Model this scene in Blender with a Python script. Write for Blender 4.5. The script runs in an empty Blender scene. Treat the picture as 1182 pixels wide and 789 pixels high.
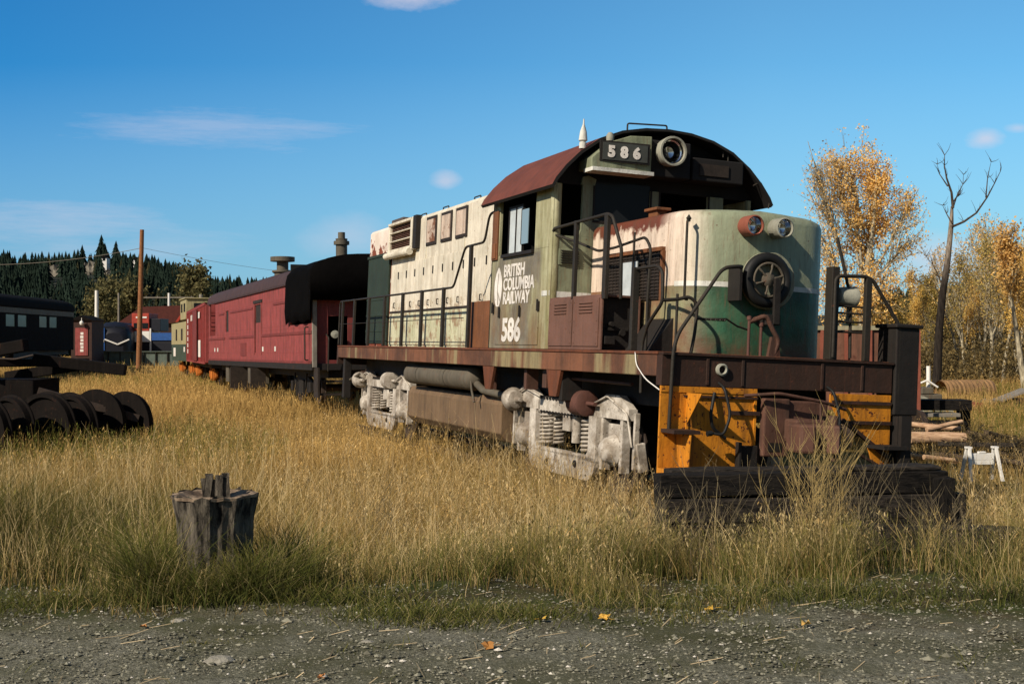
import bpy, math, random
import numpy as np
from mathutils import Vector, Matrix, Euler
rnd = random.Random(7)
RNG = np.random.default_rng(11)
C = bpy.context.scene.collection
SC = bpy.context.scene
PI = math.pi

def lin(c):
    return c/12.92 if c <= 0.04045 else ((c+0.055)/1.055)**2.4
def S(r, g, b):                       # 0-255 sRGB to linear
    return (lin(r/255), lin(g/255), lin(b/255), 1)

# ------------------------------------------------------------ materials
class NT:
    def __init__(s, name, rough=0.7, metal=0.0, spec=0.3):
        s.m = bpy.data.materials.new(name); s.m.use_nodes = True
        s.t = s.m.node_tree; s.b = s.t.nodes['Principled BSDF']
        s.b.inputs['Roughness'].default_value = rough
        s.b.inputs['Metallic'].default_value = metal
        s.b.inputs['Specular IOR Level'].default_value = spec
        s.tc = s.t.nodes.new('ShaderNodeTexCoord')
    def n(s, k): return s.t.nodes.new(k)
    def l(s, a, b): s.t.links.new(a, b)
    def vec(s, scale=(1,1,1), loc=(0,0,0), src=None):
        m = s.n('ShaderNodeMapping'); m.inputs['Scale'].default_value = scale; m.inputs['Location'].default_value = loc
        s.l(src or s.tc.outputs['Object'], m.inputs['Vector']); return m.outputs[0]
    def noise(s, scale, detail=6, rough=0.6, vec=None):
        m = s.n('ShaderNodeTexNoise'); m.inputs['Scale'].default_value = scale
        m.inputs['Detail'].default_value = detail; m.inputs['Roughness'].default_value = rough
        s.l(vec or s.tc.outputs['Object'], m.inputs['Vector']); return m.outputs['Fac']
    def ramp(s, f, a, b, lo=0.0, hi=1.0):
        m = s.n('ShaderNodeMapRange'); m.inputs[1].default_value = a; m.inputs[2].default_value = b
        m.inputs[3].default_value = lo; m.inputs[4].default_value = hi
        s.l(f, m.inputs[0]); return m.outputs[0]
    def mix(s, f, a, b, mode='MIX'):
        m = s.n('ShaderNodeMix'); m.data_type = 'RGBA'; m.blend_type = mode
        if isinstance(f, (int, float)): m.inputs[0].default_value = f
        else: s.l(f, m.inputs[0])
        for i, c in ((6, a), (7, b)):
            if isinstance(c, tuple): m.inputs[i].default_value = c
            else: s.l(c, m.inputs[i])
        return m.outputs[2]
    def math(s, op, a, b=0.0):
        m = s.n('ShaderNodeMath'); m.operation = op
        for i, c in ((0, a), (1, b)):
            if isinstance(c, (int, float)): m.inputs[i].default_value = c
            else: s.l(c, m.inputs[i])
        return m.outputs[0]
    def axis(s, k):
        m = s.n('ShaderNodeSeparateXYZ'); s.l(s.tc.outputs['Object'], m.inputs[0]); return m.outputs[k]
    def color(s, c):
        if isinstance(c, tuple): s.b.inputs['Base Color'].default_value = c
        else: s.l(c, s.b.inputs['Base Color'])
    def bump(s, h, strength=0.3, dist=0.02):
        m = s.n('ShaderNodeBump'); m.inputs['Strength'].default_value = strength; m.inputs['Distance'].default_value = dist
        s.l(h, m.inputs['Height']); s.l(m.outputs[0], s.b.inputs['Normal'])

RUST = S(112, 62, 42); RUST2 = S(72, 42, 32); GRIME = S(48, 42, 36)
def weather(t, col, rust=0.4, speck=0.5, grime=0.5, rustcol=RUST, streakcol=None):
    """rust blotches, fine specks and vertical run-off streaks over a paint colour"""
    fade = t.noise(4.5, 8, 0.7)
    col = t.mix(t.ramp(fade, 0.38, 0.66, 0.32*min(1, grime*1.6), 0), col, t.mix(.5, streakcol or GRIME, col))
    st = t.noise(3.0, 7, 0.7, t.vec((2.6, 2.6, 0.22)))
    c = t.mix(t.ramp(st, 0.46, 0.70, 0, min(1, 1.15*grime)), col, streakcol or GRIME)
    st3 = t.noise(9.0, 6, 0.7, t.vec((3, 3, 0.35), (7, 1, 2)))
    c = t.mix(t.ramp(st3, 0.56, 0.68, 0, min(.8, grime)), c, rustcol)
    big = t.noise(1.3, 9, 0.68)
    edge = 0.74 - 0.3*rust
    rc = t.mix(t.noise(9, 5), RUST2, rustcol)
    c = t.mix(t.ramp(big, edge, edge+0.05), c, rc)
    st2 = t.noise(5.0, 5, 0.65, t.vec((3, 3, 0.3), (3, 1, 2)))
    c = t.mix(t.ramp(st2, 0.66-0.12*rust, 0.78-0.1*rust, 0, 0.7), c, rc)
    sp = t.noise(17, 4, 0.6)
    c = t.mix(t.ramp(sp, 0.72-0.1*speck, 0.75-0.1*speck), c, rc)
    t.bump(t.math('ADD', t.noise(14, 8, .75), t.math('MULTIPLY', t.noise(1.8, 2, .5), 3.0)), 0.45, 0.02)
    return c
def rusty(name, base, rust=0.3, speck=0.4, grime=0.5, rough=0.7, var=0.25, rustcol=RUST, spec=0.25):
    t = NT(name, rough, 0, spec)
    dk = tuple(v*(1-var) for v in base[:3])+(1,)
    c = t.mix(t.ramp(t.noise(2.2, 5), 0.35, 0.65), dk, base)
    t.color(weather(t, c, rust, speck, grime, rustcol)); return t.m
def plain(name, base, rough=0.7, var=0.3, scale=4, metal=0, spec=0.3, bump=0.1, base2=None):
    t = NT(name, rough, metal, spec)
    dk = base2 or tuple(v*(1-var) for v in base[:3])+(1,)
    n = t.noise(scale, 7, 0.65)
    t.color(t.mix(t.ramp(n, 0.35, 0.65), dk, base)); t.bump(t.noise(scale*4, 4), bump, 0.02); return t.m
def glass(name, col=(0.012, 0.014, 0.016, 1), rough=0.2):
    t = NT(name, rough, 0, 0.15); t.color(col); return t.m

M = {}
M['deck_rust'] = rusty('deck_rust', S(112, 66, 44), 0.35, 0.5, 0.5, rustcol=S(84, 44, 30))
t = NT('truck_white', .75, 0, .2)
n1 = t.noise(5, 8, .7); n2 = t.noise(1.7, 6, .65); z = t.axis(2)
c = t.mix(t.ramp(n1, .35, .65), S(150, 142, 130), S(206, 199, 188))
c = t.mix(t.math('MULTIPLY', t.ramp(n2, .46, .62), .75), c, S(104, 92, 80))
c = t.mix(t.math('MULTIPLY', t.ramp(z, 1.0, .2), t.ramp(t.noise(9, 5), .45, .6)), c, S(112, 96, 76))
c = t.mix(t.ramp(t.noise(24, 5, .6), .62, .66), c, S(74, 60, 50)); t.color(c); t.bump(t.noise(18, 7, .7), .4, .02); M['truck_white'] = t.m
t = NT('sill_rust', 0.8)                                   # side sill: rust with remains of pale green paint
c = t.mix(t.ramp(t.noise(1.0, 6, 0.6), 0.4, 0.6), S(84, 56, 42), S(122, 80, 58))
c = t.mix(t.ramp(t.noise(1.1, 3, 0.5, t.vec((1, 1.5, .25), (0, 3.3, 0))), 0.55, 0.62, 0, .75), c, S(150, 140, 104))
t.color(weather(t, c, 0.1, 0.45, 0.4, S(90, 46, 32))); M['sill_rust'] = t.m
M['black_iron'] = rusty('black_iron', S(36, 33, 31), 0.25, 0.2, 0.2, rustcol=S(66, 46, 36))
M['handrail'] = rusty('handrail', S(46, 42, 36), 0.3, 0.3, 0.2, rough=0.6, rustcol=S(84, 54, 38))
M['yellow'] = rusty('yellow_paint', S(212, 136, 34), 0.38, 1.1, 0.5, rough=0.6, var=0.18, rustcol=S(92, 48, 22))
M['wheel_steel'] = rusty('wheel_steel', S(58, 48, 42), 0.4, 0.3, 0.3, rustcol=S(88, 56, 40))
M['brown_cyl'] = rusty('brown_cylinder', S(98, 66, 58), 0.2, 0.3, 0.3)
M['tank_grey'] = rusty('air_tank', S(98, 92, 80), 0.35, 0.4, 0.4, rustcol=S(108, 70, 50))
M['fuel_brown'] = rusty('fuel_tank', S(122, 100, 76), 0.4, 0.4, 0.5, rustcol=S(98, 62, 42))
M['cab_roof'] = rusty('cab_roof', S(112, 62, 50), 0.2, 0.3, 0.3, rough=0.75, var=0.25, rustcol=S(92, 50, 38))
M['roof_black'] = plain('roof_black', S(30, 28, 27), 0.8)
M['cabinet_brown'] = rusty('cabinet_brown', S(116, 84, 72), 0.3, 0.35, 0.35, var=0.2, rustcol=S(120, 68, 48))
M['cabinet_rust'] = rusty('cabinet_rust', S(128, 82, 52), 0.35, 0.5, 0.5, rustcol=S(104, 62, 40))
M['dark_green'] = rusty('dark_green', S(44, 58, 48), 0.1, 0.3, 0.3, rustcol=S(70, 50, 38))
M['grille'] = plain('grille', S(52, 44, 38), 0.7, 0.5, 8)
M['glass'] = glass('window_glass')
M['white_pane'] = plain('white_pane', S(190, 198, 200), 0.5, 0.2, 6)
M['interior'] = plain('interior', S(30, 32, 30), 0.8, 0.3)
M['letter_white'] = rusty('letter_white', S(236, 230, 222), 0.0, 0.35, 0.3, rustcol=S(150, 130, 110))
M['housing_pale'] = rusty('housing_pale', S(150, 152, 130), .15, .4, .5)
M['stripe_white'] = rusty('stripe_white', S(222, 222, 214), 0.05, 0.3, 0.3)
M['sage'] = rusty('sage_paint', S(136, 142, 116), 0.15, 0.3, 0.5, var=0.2, rustcol=S(118, 84, 56))
M['chrome'] = plain('reflector', (0.8, 0.8, 0.8, 1), 0.15, 0.1, 3, metal=1.0, bump=0)
M['lamp_rim'] = rusty('lamp_rim', S(160, 160, 146), 0.1, 0.3, 0.3)
M['lamp_red'] = rusty('lamp_red', S(150, 86, 68), 0.2, 0.3, 0.3, rustcol=S(120, 60, 44))
t = NT('lamp_glass', 0.06, 0, 0.6); t.b.inputs['Transmission Weight'].default_value = 1; t.b.inputs['IOR'].default_value = 1.1
M['lamp_glass'] = t.m

# hood: cream-white above, pale green low doors
t = NT('hood_paint', 0.65, 0, 0.25)
c = t.mix(t.ramp(t.noise(1.6, 5), .35, .65), S(196, 190, 172), S(226, 218, 200))
g = t.mix(t.ramp(t.noise(2.5, 5, .6, t.vec((1, 1, .4))), .4, .6), S(178, 180, 148), S(206, 206, 176))
z = t.axis(2)
c = t.mix(t.ramp(z, 2.63, 2.61), c, g)
c = t.mix(t.math('MULTIPLY', t.ramp(z, 2.9, 2.6), t.ramp(t.noise(6, 5), .5, .62)), c, S(150, 128, 102))
M['hood_paint'] = None
c = weather(t, c, 0.15, 0.5, 0.42, S(140, 92, 66), S(128, 112, 92))
t.color(c); M['hood_paint'] = t.m
t = NT('hood_chipped', 0.7)                                 # rear hood band, flaking to red rust at its lower edge
z = t.axis(2)
c = t.mix(t.ramp(t.noise(1.6, 5), .35, .65), S(204, 190, 176), S(226, 212, 200))
f = t.math('ADD', t.noise(3.2, 8, .7), t.ramp(z, 4.55, 3.85, -0.22, 0.14))
t.color(t.mix(t.ramp(f, .52, .56), c, t.mix(t.noise(8), S(140, 72, 46), S(92, 48, 34)))); M['hood_chipped'] = t.m
# cab side: olive-yellow stained sage with a greyer patch behind the lettering
t = NT('cab_paint', 0.65, 0, 0.25)
z = t.axis(2); y = t.axis(1)
c = t.mix(t.ramp(t.noise(2.0, 6, .65, t.vec((1, 1.6, .35))), .38, .62), S(132, 130, 96), S(182, 180, 148))
grey = t.mix(t.ramp(t.noise(3, 6), .4, .6), S(104, 100, 92), S(128, 122, 108))
patch = t.math('MULTIPLY', t.ramp(z, 3.32, 3.2), t.math('MULTIPLY', t.ramp(y, 3.62, 3.75), t.ramp(y, 5.75, 5.55)))
patch = t.math('MULTIPLY', patch, t.ramp(t.noise(1.7, 5, .6, t.vec((1, 1, .5))), .34, .5))
c = t.mix(patch, c, grey)
low = t.math('MULTIPLY', t.ramp(z, 2.9, 2.1), t.ramp(t.noise(1.8, 6, .6, t.vec((1, 1.4, .5))), .4, .6))
c = t.mix(t.math('MULTIPLY', low, .8), c, S(122, 92, 64))
t.color(weather(t, c, 0.12, 0.45, 0.5, S(96, 62, 42), S(104, 92, 54))); M['cab_paint'] = t.m
# nose: cream on the flank, sage on the front, deep green below the white stripe
t = NT('nose_paint', 0.5, 0, 0.35)
x = t.axis(0); z = t.axis(2); y = t.axis(1)
n = t.noise(1.5, 6, .6)
side = t.math('ADD', t.math('ADD', t.math('SUBTRACT', x, .6), t.ramp(y, 1.0, .5, 0, .12)), t.ramp(n, .3, .7, -.07, .07))
up = t.mix(t.ramp(side, .04, .42), t.mix(n, S(214, 196, 178), S(228, 208, 190)), t.mix(n, S(122, 134, 108), S(156, 162, 136)))
dn = t.mix(t.ramp(side, .0, .40), t.mix(t.ramp(t.noise(1.6, 6), .42, .58), S(134, 92, 66), S(148, 142, 108)),
           t.mix(t.ramp(t.noise(2.6, 7), .38, .62), S(24, 66, 46), S(46, 96, 70)))
c = t.mix(t.ramp(z, 2.675, 2.67), up, dn)
c = t.mix(t.math('MULTIPLY', t.ramp(z, 2.15, 1.85), t.ramp(t.noise(3, 6), .42, .56)), c, S(96, 62, 44))
rl = t.math('ADD', z, t.ramp(t.noise(6, 5), .3, .7, -.12, .12))
rf = t.math('MULTIPLY', t.ramp(rl, 3.36, 3.46), t.ramp(y, .95, 1.35))
c = t.mix(rf, c, t.mix(t.noise(8), S(118, 60, 42), S(86, 44, 34)))
t.color(weather(t, c, 0.12, 0.42, 0.45, S(110, 70, 48), S(84, 74, 56))); M['nose_paint'] = t.m
M['beam_dark'] = rusty('beam_dark', S(58, 40, 32), 0.4, 0.5, 0.4, rustcol=S(92, 54, 38))
M['coupler'] = rusty('coupler_iron', S(98, 68, 56), 0.4, 0.8, 0.6, rustcol=S(64, 42, 34))
M['black_rubber'] = plain('black_rubber', S(28, 28, 28), 0.6)
M['car_red'] = rusty('car_red', S(152, 72, 70), 0.14, 0.45, 0.65, var=0.2, rustcol=S(110, 56, 50))
M['car_red_dark'] = rusty('car_red_dark', S(124, 56, 54), 0.15, 0.3, 0.4)
M['box_red'] = rusty('boxcar_red', S(146, 64, 62), 0.08, 0.2, 0.4, var=0.15)
M['roof_grey'] = rusty('roof_grey', S(86, 78, 74), 0.3, 0.2, 0.3, rustcol=S(110, 62, 54))
M['roof_maroon'] = rusty('roof_maroon', S(70, 52, 50), .3, .3, .4, rustcol=S(92, 56, 50))
M['tarp'] = plain('black_tarp', S(11, 10, 10), 0.95, 0.4, 2, spec=.03, bump=0.4)
M['khaki'] = rusty('caboose_khaki', S(168, 158, 118), 0.08, 0.2, 0.4, var=0.15)
M['caboose_green'] = rusty('caboose_green', S(62, 78, 66), 0.05, 0.2, 0.3)
M['orange'] = rusty('orange_paint', S(190, 110, 40), 0.1, 0.3, 0.3)
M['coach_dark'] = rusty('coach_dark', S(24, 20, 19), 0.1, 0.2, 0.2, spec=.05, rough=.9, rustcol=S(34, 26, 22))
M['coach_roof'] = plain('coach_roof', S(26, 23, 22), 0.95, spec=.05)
M['coach_glass'] = glass('coach_glass', S(120, 140, 128), 0.2)
M['blue_paint'] = plain('blue_paint', S(40, 84, 150), 0.5)
M['navy'] = plain('navy_paint', S(22, 24, 34), 0.5)
M['white_paint'] = plain('white_paint', S(222, 220, 214), 0.6, 0.1)
M['loco_red'] = plain('loco_red', S(166, 60, 44), 0.6)
M['barn_roof'] = plain('barn_roof', S(84, 40, 34), 0.8)
M['barn_wall'] = plain('barn_wall', S(60, 40, 34), 0.8)
M['girder_green'] = rusty('girder_green', S(92, 106, 98), 0.12, 0.2, 0.4)
M['pole_wood'] = plain('pole_wood', S(146, 98, 62), 0.85, 0.45, 6)
M['grey_wood'] = plain('grey_wood', S(132, 126, 116), 0.85, 0.3, 5)
def woodmat(name, a, b, sc=(14, 14, 1.2), bump=0.6):
    t = NT(name, 0.9, 0, 0.15)
    n = t.noise(2.2, 8, .7, t.vec(sc)); t.color(t.mix(t.ramp(n, .38, .62), a, b)); t.bump(n, bump, .03); return t.m
M['stump_bark'] = woodmat('stump_bark', S(26, 24, 22), S(112, 104, 92), (9, 9, 2.2), 1.0)
M['stump_top'] = woodmat('stump_top', S(78, 66, 56), S(158, 138, 116), (5, 5, 5))
M['creosote'] = woodmat('creosote_wood', S(12, 11, 11), S(40, 36, 32), (3.0, 15, 15), 1.0)
M['creosote2'] = woodmat('weathered_tie', S(16, 15, 14), S(62, 56, 50), (3.5, 14, 14), 1.0)
M['log'] = woodmat('peeled_log', S(150, 116, 90), S(206, 174, 142), (2, 12, 12))
M['log_dark'] = woodmat('dark_log', S(46, 40, 34), S(92, 78, 64), (2, 12, 12))
M['bark_pale'] = woodmat('bark_pale', S(108, 100, 84), S(186, 176, 150), (5, 5, 1.5), .5)
M['bark_dark'] = woodmat('bark_dark', S(40, 34, 30), S(90, 78, 66), (6, 6, 1), .6)
t = NT('snag_bark', .9, 0, .15)
z = t.axis(2); n = t.noise(2.2, 8, .7, t.vec((10, 10, 1)))
t.color(t.mix(t.ramp(z, 4.4, 6.0), t.mix(t.ramp(n, .4, .6), S(26, 22, 20), S(50, 44, 38)), t.mix(t.ramp(n, .4, .6), S(84, 76, 68), S(150, 138, 124)))); M['snag'] = t.m

# ------------------------------------------------------------ mesh builder
class MB:
    def __init__(s): s.v = []; s.f = []; s.sm = []; s.mi = []; s.cur = 0
    def add(s, vs, fs, smooth=False):
        o = len(s.v); s.v += [tuple(p) for p in vs]
        for f in fs: s.f.append(tuple(i+o for i in f)); s.sm.append(smooth); s.mi.append(s.cur)
        return s
    def box(s, x0, x1, y0, y1, z0, z1):
        vs = [(x, y, z) for z in (z0, z1) for y in (y0, y1) for x in (x0, x1)]
        return s.add(vs, [(0, 2, 3, 1), (4, 5, 7, 6), (0, 1, 5, 4), (2, 6, 7, 3), (0, 4, 6, 2), (1, 3, 7, 5)])
    def obox(s, c, ax, ay, az):
        c, ax, ay, az = map(Vector, (c, ax, ay, az))
        vs = [c+ax*x+ay*y+az*z for z in (-1, 1) for y in (-1, 1) for x in (-1, 1)]
        return s.add(vs, [(0, 2, 3, 1), (4, 5, 7, 6), (0, 1, 5, 4), (2, 6, 7, 3), (0, 4, 6, 2), (1, 3, 7, 5)])
    def beam(s, p, q, w, h=None, up=(0, 0, 1)):
        p, q = Vector(p), Vector(q); d = (q-p); a = d.normalized(); u = Vector(up)
        if abs(a.dot(u)) > .95: u = Vector((1, 0, 0))
        sx = a.cross(u).normalized(); sz = sx.cross(a)
        return s.obox((p+q)/2, d/2, sx*w/2, sz*(h or w)/2)
    def tube(s, pts, r, n=8, caps=True):
        pts = [Vector(p) for p in pts]; R = r if isinstance(r, (list, tuple)) else [r]*len(pts)
        vs = []; fs = []; prev = None
        for i, p in enumerate(pts):
            if i == 0: t = pts[1]-p
            elif i == len(pts)-1: t = p-pts[i-1]
            else: t = (pts[i+1]-p).normalized()+(p-pts[i-1]).normalized()
            t = t.normalized() if t.length > 1e-9 else Vector((0, 0, 1))
            if prev is None:
                a = t.cross(Vector((0, 0, 1)));
                if a.length < .05: a = t.cross(Vector((1, 0, 0)))
            else: a = prev-t*prev.dot(t)
            a = a.normalized(); prev = a; b = t.cross(a)
            for k in range(n):
                an = 2*PI*k/n; vs.append(p+(a*math.cos(an)+b*math.sin(an))*R[i])
        for i in range(len(pts)-1):
            for k in range(n):
                fs.append((i*n+k, i*n+(k+1) % n, (i+1)*n+(k+1) % n, (i+1)*n+k))
        s.add(vs, fs, True)
        if caps:
            s.add(vs[:n], [tuple(range(n))[::-1]]); s.add(vs[-n:], [tuple(range(n))])
        return s
    def cyl(s, p, q, r, n=20): return s.tube([p, q], r, n)
    def bend(s, pts, r, n=8, rad=.06):      # pipe with rounded corners
        P = [Vector(p) for p in pts]; out = [P[0]]
        for i in range(1, len(P)-1):
            a = (P[i-1]-P[i]); b = (P[i+1]-P[i]); k = min(rad, a.length*.45, b.length*.45)
            A = P[i]+a.normalized()*k; B = P[i]+b.normalized()*k
            for t_ in (0, .25, .5, .75, 1): out.append(A.lerp(P[i], t_).lerp(P[i].lerp(B, t_), t_))
        out.append(P[-1]); return s.tube(out, r, n)
    def lathe(s, o, axis, prof, n=24, smooth=True):
        o = Vector(o); t = Vector(axis).normalized(); a = t.cross(Vector((0, 0, 1)))
        if a.length < .05: a = t.cross(Vector((1, 0, 0)))
        a = a.normalized(); b = t.cross(a); vs = []; fs = []
        for d, r in prof:
            for k in range(n):
                an = 2*PI*k/n; vs.append(o+t*d+(a*math.cos(an)+b*math.sin(an))*r)
        m = len(prof)-1; sharp = [False]*(m+1)
        for i in range(1, m):
            u = (prof[i][0]-prof[i-1][0], prof[i][1]-prof[i-1][1]); w = (prof[i+1][0]-prof[i][0], prof[i+1][1]-prof[i][1])
            c = (u[0]*w[0]+u[1]*w[1])/((math.hypot(*u)*math.hypot(*w)) or 1); sharp[i] = c < .8
        i0 = 0
        for i in range(1, m+1):
            if i == m or sharp[i]:
                fs = [(j*n+k, j*n+(k+1) % n, (j+1)*n+(k+1) % n, (j+1)*n+k) for j in range(i-i0) for k in range(n)]
                s.add(vs[i0*n:(i+1)*n], fs, smooth); i0 = i
        return s
    def prism(s, poly, plane, a, b):        # poly 2D; plane 'x': (y,z), 'y': (x,z), 'z': (x,y)
        def P(q, d): return {'x': (d, q[0], q[1]), 'y': (q[0], d, q[1]), 'z': (q[0], q[1], d)}[plane]
        n = len(poly); vs = [P(q, a) for q in poly]+[P(q, b) for q in poly]
        fs = [tuple(range(n)), tuple(range(2*n-1, n-1, -1))]+[(i, i+n, (i+1) % n+n, (i+1) % n) for i in range(n)]
        return s.add(vs, fs)
    def wall(s, plane, d0, d1, a0, a1, z0, z1, holes):   # slab with rectangular openings
        A = sorted({a0, a1, *[h[0] for h in holes], *[h[1] for h in holes]}); Z = sorted({z0, z1, *[h[2] for h in holes], *[h[3] for h in holes]})
        for i in range(len(A)-1):
            for j in range(len(Z)-1):
                ca, cz = (A[i]+A[i+1])/2, (Z[j]+Z[j+1])/2
                if any(h[0] < ca < h[1] and h[2] < cz < h[3] for h in holes): continue
                if plane == 'x': s.box(d0, d1, A[i], A[i+1], Z[j], Z[j+1])
                else: s.box(A[i], A[i+1], d0, d1, Z[j], Z[j+1])
        return s
    def build(s, name, mat, parent=None, bevel=0, recalc=True, weld=False):
        me = bpy.data.meshes.new(name); me.from_pydata(s.v, [], s.f)
        me.polygons.foreach_set('use_smooth', s.sm)
        for m in (mat if isinstance(mat, (list, tuple)) else [mat]): me.materials.append(m)
        if isinstance(mat, (list, tuple)): me.polygons.foreach_set('material_index', s.mi)
        if recalc or weld:
            import bmesh
            bm = bmesh.new(); bm.from_mesh(me)
            if weld: bmesh.ops.remove_doubles(bm, verts=bm.verts, dist=1e-4)
            bmesh.ops.recalc_face_normals(bm, faces=bm.faces); bm.to_mesh(me); bm.free()
        me.update(); o = bpy.data.objects.new(name, me); C.objects.link(o); o.parent = parent
        if bevel:
            b = o.modifiers.new('bevel', 'BEVEL'); b.width = bevel; b.segments = 2; b.limit_method = 'ANGLE'; b.angle_limit = .6
        return o

def boxes(name, mat, parent, lst, bevel=0):
    for q in lst: b_ = MB(); b_.box(*q); b_.build(name, mat, parent, bevel)

def tag(o, label=None, cat=None, group=None, kind=None):
    if label: o['label'] = label
    if cat: o['category'] = cat
    if group: o['group'] = group
    if kind: o['kind'] = kind
    return o
def empty(name, label, cat, loc=(0, 0, 0), rot=(0, 0, 0), group=None):
    o = bpy.data.objects.new(name, None); C.objects.link(o); o.location = loc; o.rotation_euler = rot
    o.empty_display_size = .2
    return tag(o, label, cat, group)
def copy_tree(o, parent=None):
    c = o.copy(); C.objects.link(c); c.parent = parent
    for k in [x for x in bpy.data.objects if x.parent == o]: copy_tree(k, c)
    return c
FPX = 1450.0; EYE = 1.65
def at(px, Y, py=None, z=None):          # point at distance Y along the view, by direction
    X = (px-591)/FPX*Y
    if z is None: z = 0.0 if py is None else EYE-(py-392)/FPX*Y
    return Vector((X, Y, z))
def sstep(a, b, x):
    t = np.clip((x-a)/(b-a), 0, 1); return t*t*(3-2*t)
def gz(x, y):
    """terrain height"""
    x = np.asarray(x, float); y = np.asarray(y, float)
    edge = 8.0+.25*np.sin(x*.9)+.15*np.sin(x*2.3+1)
    h = -.6*sstep(0, 5.0, y-edge)
    h = h+.03*np.sin(x*.7+y*.35)+.02*np.sin(x*1.9-y*1.1)*sstep(7, 9, y)
    h = h-.1*sstep(30, 80, y)
    return h
def text_mesh(txt, size, thick=.003, bold=.0, xs=1.0):
    cu = bpy.data.curves.new('txt', 'FONT'); cu.body = txt; cu.size = size; cu.extrude = thick; cu.offset = bold
    cu.align_x = 'LEFT'; cu.resolution_u = 3
    o = bpy.data.objects.new('txt', cu); C.objects.link(o)
    dg = bpy.context.evaluated_depsgraph_get(); me = bpy.data.meshes.new_from_object(o.evaluated_get(dg))
    bpy.data.objects.remove(o); bpy.data.curves.remove(cu)
    for v in me.vertices: v.co.x *= xs
    return me
def put_text(name, txt, size, mat, parent, origin, right, up, bold=0.0, xs=1.0, thick=.003):
    me = text_mesh(txt, size, thick, bold, xs); right = Vector(right); up = Vector(up); nrm = right.cross(up)
    me.transform(Matrix((right, up, nrm)).transposed().to_4x4()); me.transform(Matrix.Translation(Vector(origin)))
    me.materials.clear(); me.materials.append(mat); o = bpy.data.objects.new(name, me); C.objects.link(o); o.parent = parent; return o
# ============================================================ THE LOCOMOTIVE (x across, y rearward, z above rail)
YAW = math.atan2(.3508, .9365); LEAN = math.radians(2.6)
loco = empty('diesel_locomotive', 'derelict green, cream and rust diesel locomotive numbered 586 with yellow pilot plates', 'locomotive',
             (1.5598, 13.7807, -.3481), (Matrix.Rotation(YAW, 3, 'Z') @ Matrix.Rotation(LEAN, 3, 'Y')).to_euler())
L = loco
W = 3.05
# underframe
b = MB(); b.box(.0, W, .10, 16.05, 1.60, 1.84); b.build('side_sill', M['sill_rust'], L, .012)
b = MB(); b.box(-.015, W+.015, .06, 16.07, 1.842, 1.875)
for u in (.9, 2.6, 3.9, 6.6, 8.2, 9.9, 12.1, 14.0, 15.4): b.box(.01, .03, u, u+.05, 1.6, 1.84)
b.build('deck_plate', M['deck_rust'], L, .005)
b = MB(); b.box(.62, 2.43, .4, 15.8, 1.22, 1.6); b.box(.06, .35, 2.9, 3.25, 1.2, 1.6); b.box(.06, .22, 15.55, 15.72, .7, 1.6)
b.build('centre_frame', M['black_iron'], L, .01)
for u in (3.1, 5.7):
    b = MB(); b.prism([(u-.25, 1.6), (u-.12, 1.25), (u+.12, 1.25), (u+.25, 1.6)], 'x', .01, .06); b.build('frame_bracket', M['deck_rust'], L, .006)
b = MB(); b.box(0, W, -.03, .10, 1.50, 1.838)
for v in (.55, 1.0, 2.05, 2.6): b.box(v, v+.04, -.045, -.03, 1.52, 1.82)
b.build('front_end_beam', M['beam_dark'], L, .01)
b = MB(); b.box(0, W, 16.055, 16.15, 1.45, 1.838); b.build('rear_end_beam', M['beam_dark'], L, .01)
# nose walkway lip
b = MB(); b.box(.0, W, -.06, .10, 1.842, 1.868); b.build('walkway_lip', M['beam_dark'], L)
# pilot plates
b = MB(); b.prism([(.0, 1.5), (1.22, 1.5), (1.22, .56), (.32, .56), (.32, .40), (0, .40)], 'y', -.025, .0)
b.box(-.0, 1.22, -.035, -.025, 1.43, 1.497)
for v in (.32, 1.18): b.box(v, v+.035, -.04, -.025, .58, 1.43)
b.build('pilot_plate', M['yellow'], L, .004)
b = MB(); b.prism([(2.2, 1.48), (3.05, 1.48), (3.05, .55), (2.98, .57), (2.8, .72), (2.72, .95), (2.3, 1.22), (2.2, 1.38)], 'y', -.025, .0)
b.build('pilot_plate', M['yellow'], L, .004)
b = MB(); b.box(2.22, 3.04, -.05, -.028, 1.36, 1.40); b.box(2.3, 3.04, -.06, -.03, 1.13, 1.17); b.beam((2.36, -.045, 1.18), (3.03, -.045, .74), .05, .04); b.beam((2.62, -.045, .78), (3.03, -.045, .58), .04, .03)
b.build('pilot_brace', M['beam_dark'], L)
b = MB(); b.box(.30, 1.22, -.05, -.028, 1.38, 1.405); b.box(.86, 1.25, -.06, -.028, 1.2, 1.245)
b.box(.02, .34, -.34, -.03, .99, 1.03); b.build('pilot_brace', M['beam_dark'], L)
b = MB(); b.prism([(-.028, 1.43), (-.36, 1.43), (-.06, 1.10)], 'x', .325, .34); b.build('step_gusset', M['yellow'], L, .003)
b = MB(); b.prism([(-.028, .98), (-.36, .98), (-.33, .62), (-.10, .62), (-.06, .8)], 'x', .21, .225); b.build('step_gusset', M['yellow'], L, .003)
b = MB(); b.box(-.01, .33, -.36, -.03, .36, .60); b.build('bottom_step', M['yellow'], L, .008)
for z_ in (.4, .86): b = MB(); b.box(2.72, 3.06, -.36, -.03, z_, z_+.04); b.build('step', M['black_iron'], L)
b = MB(); b.box(1.0, 1.24, -.06, -.03, .56, .86); b.box(.96, 1.0, -.12, -.03, .56, .9); b.build('pilot_bracket', M['black_iron'], L, .01)
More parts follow.
